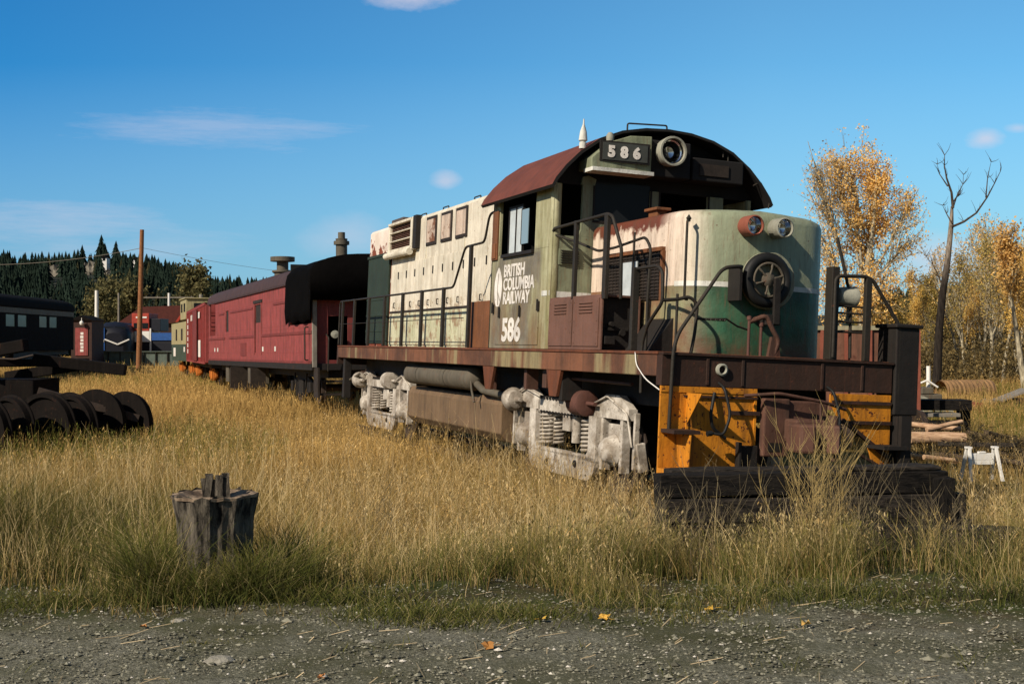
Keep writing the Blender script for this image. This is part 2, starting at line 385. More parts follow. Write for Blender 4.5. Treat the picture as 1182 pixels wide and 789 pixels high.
# coupler
b = MB(); b.box(1.28, 1.62, -.10, .0, .74, 1.40); b.box(1.62, 2.15, -.06, .0, 1.0, 1.38); b.build('coupler_pocket', M['coupler'], L, .02)
b = MB(); b.box(1.34, 1.52, -.105, -.1, .80, .9); b.build('pocket_slot', M['black_iron'], L)
b = MB(); b.box(1.55, 1.95, -.35, 0, .92, 1.18); b.prism([(1.42, -.32), (1.95, -.32), (2.02, -.52), (1.86, -.72), (1.78, -.55), (1.66, -.5), (1.58, -.68), (1.42, -.62)], 'z', .82, 1.14)
b.cyl((1.92, -.5, .74), (1.92, -.5, 1.24), .06, 12); b.build('coupler', M['coupler'], L, .03)
b = MB(); b.bend([(1.0, -.12, 1.42), (1.4, -.2, 1.46), (2.0, -.2, 1.38), (2.35, -.12, 1.3)], .02); b.bend([(1.95, -.2, 1.4), (1.95, -.22, 1.1)], .015)
b.build('uncoupling_lever', M['coupler'], L)
for v, dx in ((.72, .0), (2.15, .05)):
    b = MB(); b.bend([(v, -.03, 1.55), (v, -.16, 1.5), (v+.06, -.22, 1.2), (v-.04+dx, -.24, .98), (v-.16+dx, -.2, 1.0)], .017, 8, .1); b.cyl((v-.16+dx, -.2, 1.0), (v-.22+dx, -.2, .99), .03, 10)
    b.build('brake_hose', M['black_rubber'], L)
b = MB(); b.bend([(.66, -.05, 1.44), (.58, -.12, 1.2), (.62, -.1, 1.05), (.8, -.08, .94)], .02); b.build('brake_hose', M['black_rubber'], L)
b = MB(); b.lathe((.74, -.03, 1.70), (0, -1, 0), [(0, .07), (.04, .07), (.05, .05), (.02, .04)], 14); b.build('beam_socket', M['lamp_rim'], L)
# --- nose
def nose_plan(off=0):
    pts = [(.60-off, 3.30), (.60-off, 1.0)]
    for k in range(1, 9):
        a = PI/2*k/9; pts.append((.60-off+.55*(1-math.cos(a)) , 1.0-.53*math.sin(a)-off*math.sin(a)))
    pts += [(1.15, .45-off), (1.5, .42-off), (1.85, .47-off)]
    for k in range(0, 6):
        a = PI/2*(1-k/5); pts.append((2.08+(.54+off)*math.cos(a), 1.06-(.53+off)*math.sin(a)))
    pts += [(2.62+off, 3.30)]
    return pts
np_ = nose_plan(); b = MB(); n = len(np_)
rings = [(1.876, 1.0), (3.46, 1.0), (3.52, .985), (3.56, .94), (3.58, .8)]
vs = []; cx, cy = 1.52, 2.2
for z_, s_ in rings:
    for (x_, y_) in np_: vs.append((cx+(x_-cx)*s_, (cy+(y_-cy)*s_) if y_ < 3.2 else y_, z_+(.03 if z_ > 3.5 else 0)*(1-abs(x_-cx))))
fs = [(r*n+i, r*n+i+1, (r+1)*n+i+1, (r+1)*n+i) for r in range(len(rings)-1) for i in range(n-1)]
b.add(vs, fs, True); b.add(vs[-n:], [tuple(range(n))]); b.build('nose', M['nose_paint'], L)
sp = nose_plan(.004); b = MB(); m_ = len(sp)
vs = [(x_, y_, z_) for z_ in (2.665, 2.725) for (x_, y_) in sp]; k0 = 2
b.add(vs, [(i, i+1, m_+i+1, m_+i) for i in range(k0, m_-1)], True); b.build('nose_stripe', M['stripe_white'], L, recalc=False)
b = MB(); b.box(.592, .6, 1.09, 1.105, 1.9, 3.44); b.box(.592, .6, 2.95, 2.965, 1.9, 3.44); b.box(.592, .6, 1.105, 2.95, 2.28, 2.292); b.build('nose_seam', M['nose_paint'], L)
# grille in nose flank
b = MB(); b.box(.575, .60, 1.20, 2.72, 2.52, 3.10); 
for i in range(13): b.box(.560, .576, 1.22, 2.70, 2.55+i*.042, 2.565+i*.042)
for i in range(15): b.box(.564, .577, 1.25+i*.1, 1.26+i*.1, 2.53, 3.09)
b.build('nose_grille', M['grille'], L)
b = MB(); b.box(.54, .6, 1.15, 2.77, 3.1, 3.15); b.box(.55, .6, 1.14, 1.19, 2.5, 3.1); b.build('grille_frame', M['cabinet_rust'], L, .004)
b = MB(); b.box(.50, .52, 1.72, 2.12, 2.3, 3.0); b.build('pale_panel', M['white_pane'], L, .003)
b = MB(); b.box(.92, 1.06, 2.05, 2.3, 3.58, 3.72); b.box(.88, 1.1, 2.0, 2.35, 3.70, 3.74); b.build('sand_hatch', M['cabinet_rust'], L, .01)
# nose headlights
for v, mt in ((1.26, 'lamp_red'), (1.66, 'lamp_rim')):
    b = MB(); b.lathe((v, .46, 3.38), (0, -1, 0), [(0, .095), (.05, .12), (.24, .12), (.25, .105), (.2, .1), (.12, .06), (.1, .0)], 24); h = b.build('headlight', M[mt], L)
    b = MB(); b.lathe((v, .46, 3.38), (0, -1, 0), [(.105, .0), (.13, .06), (.205, .098)], 24); b.build('reflector', M['chrome'], h)
    b = MB(); b.lathe((v, .46, 3.38), (0, -1, 0), [(.225, .0), (.222, .06), (.21, .1)], 24); b.build('lens', M['lamp_glass'], h)
# round housing with spoked wheel on the nose front
cw = (1.5, 2.76); b = MB()
b.lathe((cw[0]+.06, .43, cw[1]), (0, -1, 0), [(0, .34), (.09, .34), (.11, .325), (.11, .0)], 36); b.build('wheel_housing', M['housing_pale'], L)
b = MB(); T = []
for k in range(37):
    a = 2*PI*k/36; T.append((cw[0]-.02+.262*math.cos(a), .28, cw[1]+.262*math.sin(a)))
b.tube(T, .062, 10, False); b.build('wheel_tyre', M['black_rubber'], L)
b = MB(); T = [(cw[0]-.02+.195*math.cos(2*PI*k/36), .24, cw[1]+.195*math.sin(2*PI*k/36)) for k in range(37)]; b.tube(T, .016, 8, False)
for k in range(6):
    a = 2*PI*k/6+.3; ca, sa = math.cos(a), math.sin(a)
    b.tube([(cw[0]-.02+.05*ca, .235, cw[1]+.05*sa), (cw[0]-.02+.13*ca, .225, cw[1]+.13*sa), (cw[0]-.02+.19*ca, .24, cw[1]+.19*sa)], [.018, .011, .018], 8)
b.lathe((cw[0]-.02, .26, cw[1]), (0, -1, 0), [(0, .085), (.03, .085), (.05, .05), (.06, 0)], 18); b.build('spoked_wheel', M['tank_grey'], L)
b = MB(); b.box(cw[0]+.02, cw[0]+.1, .16, .2, 2.25, 2.78); b.box(cw[0]-.05, cw[0]+.12, .18, .4, 2.24, 2.36); b.build('wheel_bracket', M['black_iron'], L, .004)
b = MB(); b.box(cw[0]-.43, cw[0]-.39, .2, .46, 2.5, 2.9); b.build('side_bracket', M['black_iron'], L, .004)
# pipes and bracket at nose foot
for v in (1.17, 1.33):
    b = MB(); b.cyl((v, .12, 1.87), (v, .12, 2.28-(v-1.17)*.4), .018, 8); b.lathe((v, .12, 2.28-(v-1.17)*.4), (0, 0, 1), [(0, .03), (.04, .03), (.05, 0)], 10); b.build('stand_pipe', M['brown_cyl'], L)
b = MB(); b.bend([(1.17, .12, 2.26), (1.38, .1, 2.34), (1.46, .1, 2.2), (1.56, .1, 2.05), (1.5, .12, 1.88)], .03, 8); b.prism([(1.42, 1.87), (1.58, 1.87), (1.55, 2.1), (1.46, 2.1)], 'y', .09, .14); b.build('valve_bracket', M['coupler'], L)
# --- cab
CF, CR = 3.31, 5.72
arch = [(-1.69, 4.05), (-1.64, 4.15), (-1.5, 4.33), (-1.3, 4.53), (-1.02, 4.73), (-.7, 4.86), (-.35, 4.93), (0, 4.95), (.35, 4.93), (.7, 4.86), (1.02, 4.73), (1.3, 4.53), (1.5, 4.33), (1.64, 4.15), (1.69, 4.05)]
CX = W/2
b = MB(); b.cur = 0
u0, u1 = 2.98, 5.86; m_ = len(arch)
vo = [(CX+x_, u, z_) for u in (u0, u1) for (x_, z_) in arch]; vi = [(CX+x_*.982, u, z_-.035) for u in (u0, u1) for (x_, z_) in arch]
b.add(vo, [(i, i+1, m_+i+1, m_+i) for i in range(m_-1)], True); b.cur = 1
b.add(vi, [(i, i+1, m_+i+1, m_+i) for i in range(m_-1)], True)
b.add(vo[:m_]+vi[:m_], [(i, i+1, m_+i+1, m_+i) for i in range(m_-1)]); b.add(vo[m_:]+vi[m_:], [(i, i+1, m_+i+1, m_+i) for i in range(m_-1)])
b.add([vo[0], vo[m_], vi[m_], vi[0]], [(0, 1, 2, 3)]); b.add([vo[m_-1], vo[-1], vi[-1], vi[m_-1]], [(0, 1, 2, 3)])
b.build('cab_roof', [M['cab_roof'], M['roof_black']], L, recalc=False)
b = MB(); b.wall('x', .0, .05, CF, CR, 1.877, 4.13, [(3.95, 5.42, 3.26, 4.13)]); b.build('cab_side_wall', M['cab_paint'], L, .006)
b = MB(); b.wall('x', W-.05, W, CF, CR, 1.877, 4.13, [(3.9, 5.3, 3.3, 4.02)]); b.build('cab_side_wall', M['cab_paint'], L, .006)
# front wall with windows, and its arched top
b = MB(); H = [(.05, .42, 3.42, 4.13), (.60, 1.44, 3.66, 4.13), (1.6, 2.35, 3.66, 4.13), (2.6, 2.98, 3.42, 4.13)]
b.wall('y', CF, CF+.05, .05, W-.05, 1.877, 4.13, H)
for a0, a1, c0, c1 in H:                                     # rounded corners of the openings
    for (xx, sx) in ((a0, 1), (a1, -1)):
        b.prism([(xx, c0), (xx+sx*.1, c0), (xx+sx*.03, c0+.03), (xx, c0+.1)], 'y', CF+.001, CF+.049)
b.build('cab_front_wall', M['sage'], L, .004)
b = MB(); top = [(CX+x_*.975, z_-.04) for (x_, z_) in arch if z_ > 4.14]
b.prism([(.4, 4.131), (.42, 4.24), (.5, 4.26), (.62, 4.22), (.6, 4.131)], 'y', CF+.005, CF+.045) 
b.build('window_header', M['sage'], L)
b = MB(); b.prism([(.0, 4.131)]+top+[(W, 4.131)], 'y', CF+.05, CF+.08); b.build('cab_front_gable', M['roof_black'], L)
b = MB(); b.prism([(.0, 1.877), (W, 1.877), (W, 4.131)]+top[::-1]+[(.0, 4.131)], 'y', CR-.05, CR); b.build('cab_rear_wall', M['interior'], L)
b = MB(); b.box(.06, W-.06, CF+.06, CR-.06, 2.0, 2.06); b.box(1.9, 2.5, 3.7, 4.5, 2.06, 3.1); b.build('cab_interior', M['interior'], L)
b = MB(); b.box(.5, .95, 4.3, 4.75, 2.75, 2.85); b.box(.5, .95, 4.7, 4.8, 2.8, 3.4); b.box(.68, .76, 4.5, 4.58, 2.06, 2.75); b.build('crew_seat', M['black_rubber'], L, .02)
b = MB(); b.box(.60, 1.44, CF+.015, CF+.025, 3.66, 4.2); b.build('windshield', M['glass'], L)
for a0, a1 in ((.60, 1.44), (1.6, 2.35)):
    b = MB()
    b.box(a0-.02, a1+.02, CF-.012, CF+.0, 3.63, 3.66); b.box(a0-.025, a0, CF-.012, CF, 3.66, 4.13); b.box(a1, a1+.025, CF-.012, CF, 3.66, 4.13); b.build('window_frame', M['black_iron'], L)
# near-corner rounded post
b = MB(); b.tube([(.06, CF+.06, 1.88), (.06, CF+.06, 4.12)], .075, 14); b.build('corner_post', M['cab_paint'], L)
b = MB(); b.box(-.02, .06, CF+.02, CF+.62, 4.1, 4.135); b.build('drip_rail', M['sage'], L)
# side window panes and wing deflector
b = MB(); b.box(.03, .045, 4.52, 5.06, 3.27, 3.93)
wp = b.build('sliding_pane', M['white_pane'], L, .002)
b = MB(); b.box(.018, .05, 4.77, 4.80, 3.27, 3.93); b.box(.018, .05, 5.06, 5.09, 3.27, 3.95); b.box(.018, .05, 4.5, 4.52, 3.27, 3.95); b.box(.018, .05, 4.5, 5.09, 3.93, 3.96); b.build('pane_frame', M['black_iron'], wp)
b = MB(); b.box(-.05, -.04, 4.10, 4.36, 3.36, 3.85)
wd = b.build('wing_deflector', glass('deflector_glass', (.2, .28, .33, 1), .05), L)
b = MB(); b.bend([(0, 4.36, 3.87), (-.045, 4.37, 3.87), (-.045, 4.37, 3.36), (0, 4.37, 3.35)], .012); b.build('deflector_frame', M['black_iron'], wd)
b = MB(); b.box(-.03, .0, 5.43, 5.66, 3.2, 3.94); b.box(-.045, -.03, 5.46, 5.62, 3.22, 3.45); b.build('arm_rest_panel', M['cabinet_rust'], L, .006)
b = MB(); b.box(-.05, .0, 3.95, 5.2, 3.21, 3.26); b.build('window_sill', M['black_iron'], L, .004)
# lower cab doors, hinges, stripe
b = MB(); b.box(-.012, .0, 3.68, 4.62, 1.93, 2.50); b.box(-.012, .0, 4.64, 5.42, 1.93, 2.50); b.build('cab_locker_door', M['cab_paint'], L, .004)
for u, z_ in ((4.35, 2.33), (5.2, 2.33), (3.66, 2.4), (5.5, 2.4)): b = MB(); b.box(-.03, -.0, u, u+.06, z_, z_+.13); b.cyl((-.03, u+.03, z_), (-.03, u+.03, z_+.16), .014, 8); b.build('door_hinge', M['black_iron'], L)
b = MB(); b.box(-.006, .0, 3.32, 3.6, 2.6, 2.67); b.box(.07, .60, CF-.006, CF, 2.58, 2.66); b.build('cab_stripe', M['stripe_white'], L)
b = MB(); b.box(.1, .42, CF-.02, CF, 3.02, 3.24)
vf = b.build('vent_frame', M['sage'], L, .004)
b = MB()
for i in range(6): b.obox((.26, CF-.03, 3.05+i*.032), (.13, 0, 0), (0, .012, .006), (0, -.002, .004))
b.build('vent_slat', M['black_iron'], vf)
# lettering on cab side; text runs toward -y (front)
RT = (0, -1, 0); UP = (0, 0, 1); xo = -.004
put_text('lettering', 'BRITISH', .25, M['letter_white'], L, (xo, 5.14, 2.93), RT, UP, .007, 1.0)
put_text('lettering', 'COLUMBIA', .25, M['letter_white'], L, (xo, 5.14, 2.73), RT, UP, .007, 1.0)
put_text('lettering', 'RAILWAY', .25, M['letter_white'], L, (xo, 5.14, 2.53), RT, UP, .007, 1.0)
put_text('road_number', '586', .46, M['letter_white'], L, (xo-.012, 5.10, 1.99), RT, UP, .016, 1.12)
b = MB(); lg = []
for k in range(24):
    a = 2*PI*k/24; r = 1-.25*abs(math.sin(a))**6; lg.append((5.36+.16*math.cos(a)*(1-.55*max(0, math.sin(a))**3), 2.78+.3*math.sin(a)))
b.prism(lg, 'x', -.007, -.002); b.build('emblem', M['letter_white'], L)
b = MB(); b.prism([(5.33, 2.52), (5.37, 2.78), (5.345, 2.98), (5.36, 3.0), (5.385, 2.78), (5.36, 2.52)], 'x', -.0095, -.0075); b.prism([(5.27, 2.6), (5.36, 2.72), (5.36, 2.70), (5.28, 2.57)], 'x', -.0095, -.0075); b.build('emblem_line', M['cab_paint'], L)
# number board housing and headlight
b = MB(); b.prism([(.34, 4.30), (.34, 4.44), (.60, 4.67), (.90, 4.78), (1.22, 4.80), (1.22, 4.30)], 'y', 2.87, CF); hb = b.build('number_board_housing', M['sage'], L, .012)
b = MB(); b.box(.33, 1.23, 2.80, 3.1, 4.26, 4.31); b.build('housing_ledge', M['stripe_white'], hb)
b = MB(); b.obox((.81, 2.852, 4.54), (.36, -.024, 0), (0, .012, 0), (0, 0, .14)); nb = b.build('number_board', M['black_iron'], L, .004)
b = MB(); b.obox((.81, 2.836, 4.54), (.32, -.0213, 0), (0, .006, 0), (0, 0, .115)); b.build('board_face', plain('board_face', S(70, 72, 68), .4), nb)
rr = Vector((.36, -.024, 0)).normalized()
for ch, dx in (('5', -.25), ('8', -.07), ('6', .11)):
    put_text('board_digit', ch, .2, M['letter_white'], nb, tuple(Vector((.81, 2.822, 4.47))+rr*dx), rr, UP, .012, 1.0)
b = MB(); b.box(1.18, 1.86, 2.95, CF, 4.28, 4.78); b.box(1.9, 2.7, 2.95, CF, 4.28, 4.6); b.build('lamp_box', M['roof_black'], L, .02)
b = MB(); b.lathe((1.50, 2.96, 4.62), (0, -1, 0), [(0, .19), (.16, .205), (.19, .2), (.19, .175), (.12, .16), (.03, .06), (.02, 0)], 32); hl = b.build('cab_headlight', M['lamp_rim'], L)
b = MB(); b.lathe((1.50, 2.96, 4.62), (0, -1, 0), [(.03, .0), (.05, .09), (.13, .168)], 32); b.build('reflector', M['chrome'], hl)
b = MB(); b.lathe((1.50, 2.96, 4.62), (0, -1, 0), [(.175, .0), (.17, .1), (.15, .172)], 32); b.build('lens', M['lamp_glass'], hl)
b = MB(); b.box(2.0, 2.45, 2.93, 2.95, 4.36, 4.52); b.build('number_board', M['grille'], L)
b = MB(); b.lathe((.62, 2.93, 4.72), (0, 0, 1), [(-.03, .05), (.04, .055), (.08, .03), (.09, 0)], 12); b.build('class_lamp', M['lamp_rim'], L)
b = MB(); b.lathe((.28, 3.05, 4.63), (0, 0, 1), [(-.06, .05), (.02, .05), (.03, .03), (.05, .06), (.17, .045), (.27, .012), (.34, .008), (.34, 0)], 12); b.build('roof_horn', M['stripe_white'], L)
b = MB(); b.bend([(.95, 3.1, 4.86), (.95, 3.1, 4.99), (1.55, 3.1, 5.02), (1.55, 3.1, 4.94)], .012, 6, .03); b.bend([(2.42, 3.05, 4.66), (2.42, 3.05, 4.78), (2.5, 3.05, 4.74), (2.5, 3.05, 4.6)], .012, 6, .02); b.bend([(2.9, 3.02, 4.3), (3.0, 3.0, 4.36), (3.17, 3.0, 4.12), (3.15, 3.0, 4.0)], .012, 6, .02); b.build('roof_grab_iron', M['handrail'], L)
# --- long hood
HT = 4.44
b = MB(); rad = []
hp = [(.60, 1.877), (.60, HT), (.64, HT+.06), (.72, HT+.09), (1.1, HT+.12), (1.95, HT+.12), (2.33, HT+.09), (2.41, HT+.06), (2.45, HT), (2.45, 1.877)]
b.prism(hp, 'y', CR+.01, 13.85); b.build('long_hood', M['hood_paint'], L, .01)
b = MB(); b.prism(hp, 'y', 13.86, 15.85); b.build('radiator_compartment', M['hood_chipped'], L, .02)
b = MB(); b.box(.57, .6, 13.95, 15.8, 1.95, 3.86); b.box(.55, .6, 13.9, 15.85, 3.86, 3.92); b.box(.55, .6, 13.9, 13.97, 1.9, 3.86)
for i in range(3): b.box(.56, .6, 13.95, 15.8, 2.2+i*.35, 2.24+i*.35)
b.build('radiator_screen', M['dark_green'], L, .005)
# shutter bulge
b = MB(); b.box(.48, .60, 12.0, 13.85, 3.84, 3.93); b.box(.48, .6, 12.0, 13.85, 4.44, 4.5); b.box(.48, .6, 11.98, 12.1, 3.84, 4.5); b.box(.5, .6, 13.78, 13.88, 3.84, 4.5)
b.box(.5, .58, 12.05, 13.85, 4.09, 4.12); b.box(.5, .58, 12.05, 13.85, 4.27, 4.30); sh = b.build('shutter_frame', M['hood_paint'], L, .03)
b = MB()
for i in range(14): b.obox((.57, 12.95, 3.96+i*.035), (0, .85, 0), (.02, 0, .01), (-.002, 0, .004))
b.build('shutter_slat', M['cabinet_brown'], sh)
b = MB(); b.box(.585, .6, 12.05, 13.85, 3.93, 4.44); b.build('shutter_back', M['grille'], sh)
b = MB(); b.tube([(.46, 12.0, 3.8), (.46, 13.85, 3.8)], .07, 12); b.build('shutter_lip', M['hood_paint'], sh)
b = MB(); b.box(.5, .6, 11.75, 11.97, 3.86, 4.52); b.build('dark_jamb', M['black_iron'], L)
# hood windows (covered)
for u in (11.28, 10.32, 9.42):
    b = MB(); b.box(.575, .6, u-.66, u, 3.86, 4.42)
    wf = b.build('hood_window', M['grille'], L, .01)
    b = MB(); b.box(.568, .576, u-.6, u-.06, 3.92, 4.36); b.build('window_cover', rusty('window_cover', S(210, 190, 172), .55, .5, .5, rustcol=S(140, 98, 70)) if u == 11.28 else bpy.data.materials['window_cover'], wf)
# hood doors
u = 7.0; k = 0
while u < 13.5:
    w_ = .62
    b = MB(); b.box(.585, .6, u+.012, u+w_-.012, 2.63, 3.62); b.box(.572, .586, u+.05, u+.09, 2.68, 2.80)
    d = b.build('hood_door', M['hood_paint'], L, .004)
    b = MB(); b.bend([(.58, u+.2, 2.70), (.55, u+.2, 2.70), (.55, u+.2, 2.80), (.58, u+.2, 2.80)], .01, 6, .01); b.cyl((.583, u+.02, 3.3), (.583, u+.02, 3.45), .014, 6); b.build('door_latch', M['black_iron'], d)
    b = MB(); b.box(.58, .6, u+.015, u+w_-.015, 1.93, 2.58); b.build('lower_hood_door', M['hood_paint'], L, .004)
    u += w_; k += 1
for u in (8.9, 11.3):
    b = MB(); b.box(.582, .6, u-.02, u+.02, 3.62, 4.44); b.build('hood_seam', M['hood_paint'], L)
b = MB(); b.box(.585, .6, 7.0, 13.8, 2.585, 2.625); b.build('hood_rub_strip', M['grille'], L)
b = MB()
for u in (7.2, 9.0, 10.9, 12.4): b.bend([(.9, u, 4.55), (.9, u, 4.64), (.9, u+.35, 4.64), (.9, u+.35, 4.55)], .013, 6, .03)
b.build('hood_lifting_eye', M['handrail'], L)
b = MB(); b.box(.8, 1.3, 13.9, 14.8, 4.55, 4.70); b.build('fan_shroud', M['roof_grey'], L, .03)
b = MB(); b.box(.12, .56, 5.74, 7.05, 1.877, 2.62); rb = b.build('walkway_cabinet', M['cabinet_rust'], L, .01)
# cabinets in front of the cab
b = MB(); b.box(.0, .03, 1.62, 3.30, 1.877, 2.56); b.box(.03, .52, 1.62, 3.30, 2.53, 2.56); b.box(.03, .52, 3.27, 3.30, 1.877, 2.53); b.box(.5, .53, 1.62, 3.30, 1.877, 2.53)
cab = b.build('battery_box', M['cabinet_brown'], L, .006)
for u0_ in (1.68, 2.50):
    b = MB(); b.box(-.014, .0, u0_, u0_+.78, 1.92, 2.52)
    for i in range(4): b.obox((-.022, u0_+.38, 2.34+i*.04), (0, .2, 0), (.008, 0, -.006), (0, 0, .008))
    for du in (.04, .74):
        for z_ in (1.96, 2.1, 2.24, 2.48): b.lathe((-.014, u0_+du, z_), (-1, 0, 0), [(0, .012), (.006, .01), (.008, 0)], 6)
    d = b.build('battery_box_door', M['cabinet_brown'], L, .003)
b = MB(); b.box(.04, .5, 1.7, 1.74, 1.88, 2.52); b.box(.1, .4, 1.66, 1.7, 2.12, 2.16); b.cyl((.15, 1.7, 2.2), (.15, 1.6, 2.2), .03, 10); b.cyl((.3, 1.7, 2.1), (.3, 1.62, 2.1), .04, 10); b.box(.06, .2, 1.62, 1.7, 1.95, 2.05); b.build('cabinet_gear', M['black_iron'], L, .006)
b = MB(); b.prism([(.3, 1.877), (.62, 1.877), (.62, 2.3)], 'y', .9, 1.55); b.build('walkway_toe_plate', M['black_iron'], L)
# --- handrails
b = MB(); b.bend([(.04, 16.2, 1.9), (.04, 16.2, 2.88), (.04, 7.7, 2.88), (.04, 7.15, 3.52), (.04, 6.2, 3.53), (.04, 6.02, 3.95), (.04, 5.74, 3.97)], .02, 8, .12); b.build('handrail', M['handrail'], L)
b = MB(); b.bend([(.04, 16.1, 2.36), (.04, 7.1, 2.36)], .008, 6); b.build('guard_chain', M['handrail'], L)
for u in (15.9, 14.75, 13.45, 12.17, 10.83, 9.54, 8.23, 6.84):
    b = MB(); b.box(.015, .065, u-.045, u+.045, 1.88, 2.9 if u > 7 else 3.52); b.build('handrail_post', M['handrail'], L, .006)
b = MB(); b.bend([(.02, 3.36, 3.42), (.02, 3.3, 3.5), (.02, 1.6, 3.54), (.02, 1.45, 3.5), (.06, 1.25, 3.1), (.1, 1.3, 2.5)], .022, 8, .05); b.build('handrail', M['handrail'], L)
for u, r_ in ((2.55, .035), (1.6, .05)):
    b = MB(); b.box(.0, .05, u-r_, u+r_, 2.5, 3.54); b.build('handrail_post', M['handrail'], L, .006)
b = MB(); b.bend([(.02, 3.4, 3.44), (.2, 2.9, 3.3), (.3, 2.45, 3.16), (.3, 1.95, 3.17), (.3, 1.1, 3.24), (.3, .95, 3.1), (.3, .98, 2.5), (.3, .98, 1.9)], .018, 8, .08)
b.cyl((.3, 2.2, 2.5), (.3, 2.2, 3.3), .014, 6); b.cyl((.3, 1.4, 2.4), (.3, 1.4, 3.32), .014, 6); b.build('handrail', M['handrail'], L)
b = MB(); b.box(-.02, .06, .72, .79, 1.88, 2.84); b.build('handrail_post', M['handrail'], L, .006)
b = MB(); b.bend([(.02, .75, 2.82), (.02, .2, 2.83), (.02, .08, 2.76), (.02, .05, 2.42), (.02, .40, 2.17), (.02, .52, 1.95), (.02, .5, 1.4)], .02, 8, .08); b.build('handrail', M['handrail'], L)
b = MB(); b.bend([(.02, .06, 2.44), (.22, .05, 2.46), (.34, .03, 2.5), (.44, .02, 2.42), (.42, .02, 2.1), (.38, .02, 1.87)], .02, 8, .08); b.cyl((.2, .05, 1.88), (.2, .05, 2.52), .016, 8); b.build('handrail', M['handrail'], L)
b = MB(); b.bend([(.10, -.06, 1.0), (.12, -.06, 1.9), (.17, -.06, 2.08), (.70, -.06, 2.84), (.95, -.05, 2.87), (1.05, .15, 2.87)], .022, 8, .1); b.build('handrail', M['handrail'], L)
b = MB(); b.bend([(.63, .64, 3.42), (.56, .56, 3.42), (.56, .56, 2.5), (.64, .64, 2.5)], .016, 8, .05); b.lathe((.6, .6, 3.44), (0, 0, 1), [(-.04, 0), (0, .035), (.05, .0)], 10); b.build('nose_grab_iron', M['handrail'], L)
b = MB(); ch = [(.43, .0, 2.25-.0), (.6, -.0, 2.26), (.8, .0, 2.27), (1.0, .1, 2.2), (1.2, .15, 2.16)]; b.tube(ch, .012, 5); 
for i in range(12): b.lathe((.45+i*.03, 0, 2.255), (1, 0, (-1)**i), [(-.012, .01), (0, .022), (.012, .01)], 6)
b.build('guard_chain', M['handrail'], L)
# far corner
b = MB(); b.bend([(2.2, -.04, 1.9), (2.2, -.04, 2.84), (2.62, -.04, 2.86), (2.72, -.04, 2.82), (3.12, -.04, 2.3), (3.12, -.04, 1.4)], .022, 8, .08); b.build('handrail', M['handrail'], L)
b = MB(); b.box(2.62, 2.70, -.06, .0, 1.87, 2.84); b.build('handrail_post', M['handrail'], L, .006)
b = MB(); b.box(2.16, 2.26, -.04, .1, 1.87, 2.95); b.bend([(2.3, .1, 3.3), (2.48, .05, 2.6), (2.5, .05, 1.9)], .02); b.build('handrail_post', M['handrail'], L, .01)
b = MB(); b.lathe((2.3, .1, 2.62), (1, 0, 0), [(0, .04), (.03, .1), (.2, .12), (.22, .13), (.26, .13), (.27, .05)], 16); b.cyl((2.5, .1, 2.3), (2.5, .1, 2.62), .03); b.build('brass_bell', M['lamp_rim'], L)
b = MB()
for z_ in (2.2, 2.32, 2.42, 2.5): b.cyl((2.26, .02, z_), (2.64, .02, z_), .014, 6)
b.build('guard_rod', M['handrail'], L)
b = MB(); b.box(3.07, 3.4, -.06, .30, 1.25, 2.28); b.box(3.04, 3.43, -.09, .33, 2.281, 2.33); b.build('corner_cabinet', M['black_iron'], L, .015)
b = MB(); b.box(3.0, 3.14, -.3, -.24, .45, 1.25); b.box(3.1, 3.2, -.1, .1, .4, 1.24); b.build('cabinet_leg', M['black_iron'], L)
b = MB(); b.bend([(-.01, .62, 1.86), (-.03, .55, 1.72), (-.03, .3, 1.56), (.0, .0, 1.45)], .007, 6, .1); b.build('loose_cable', M['white_paint'], L)
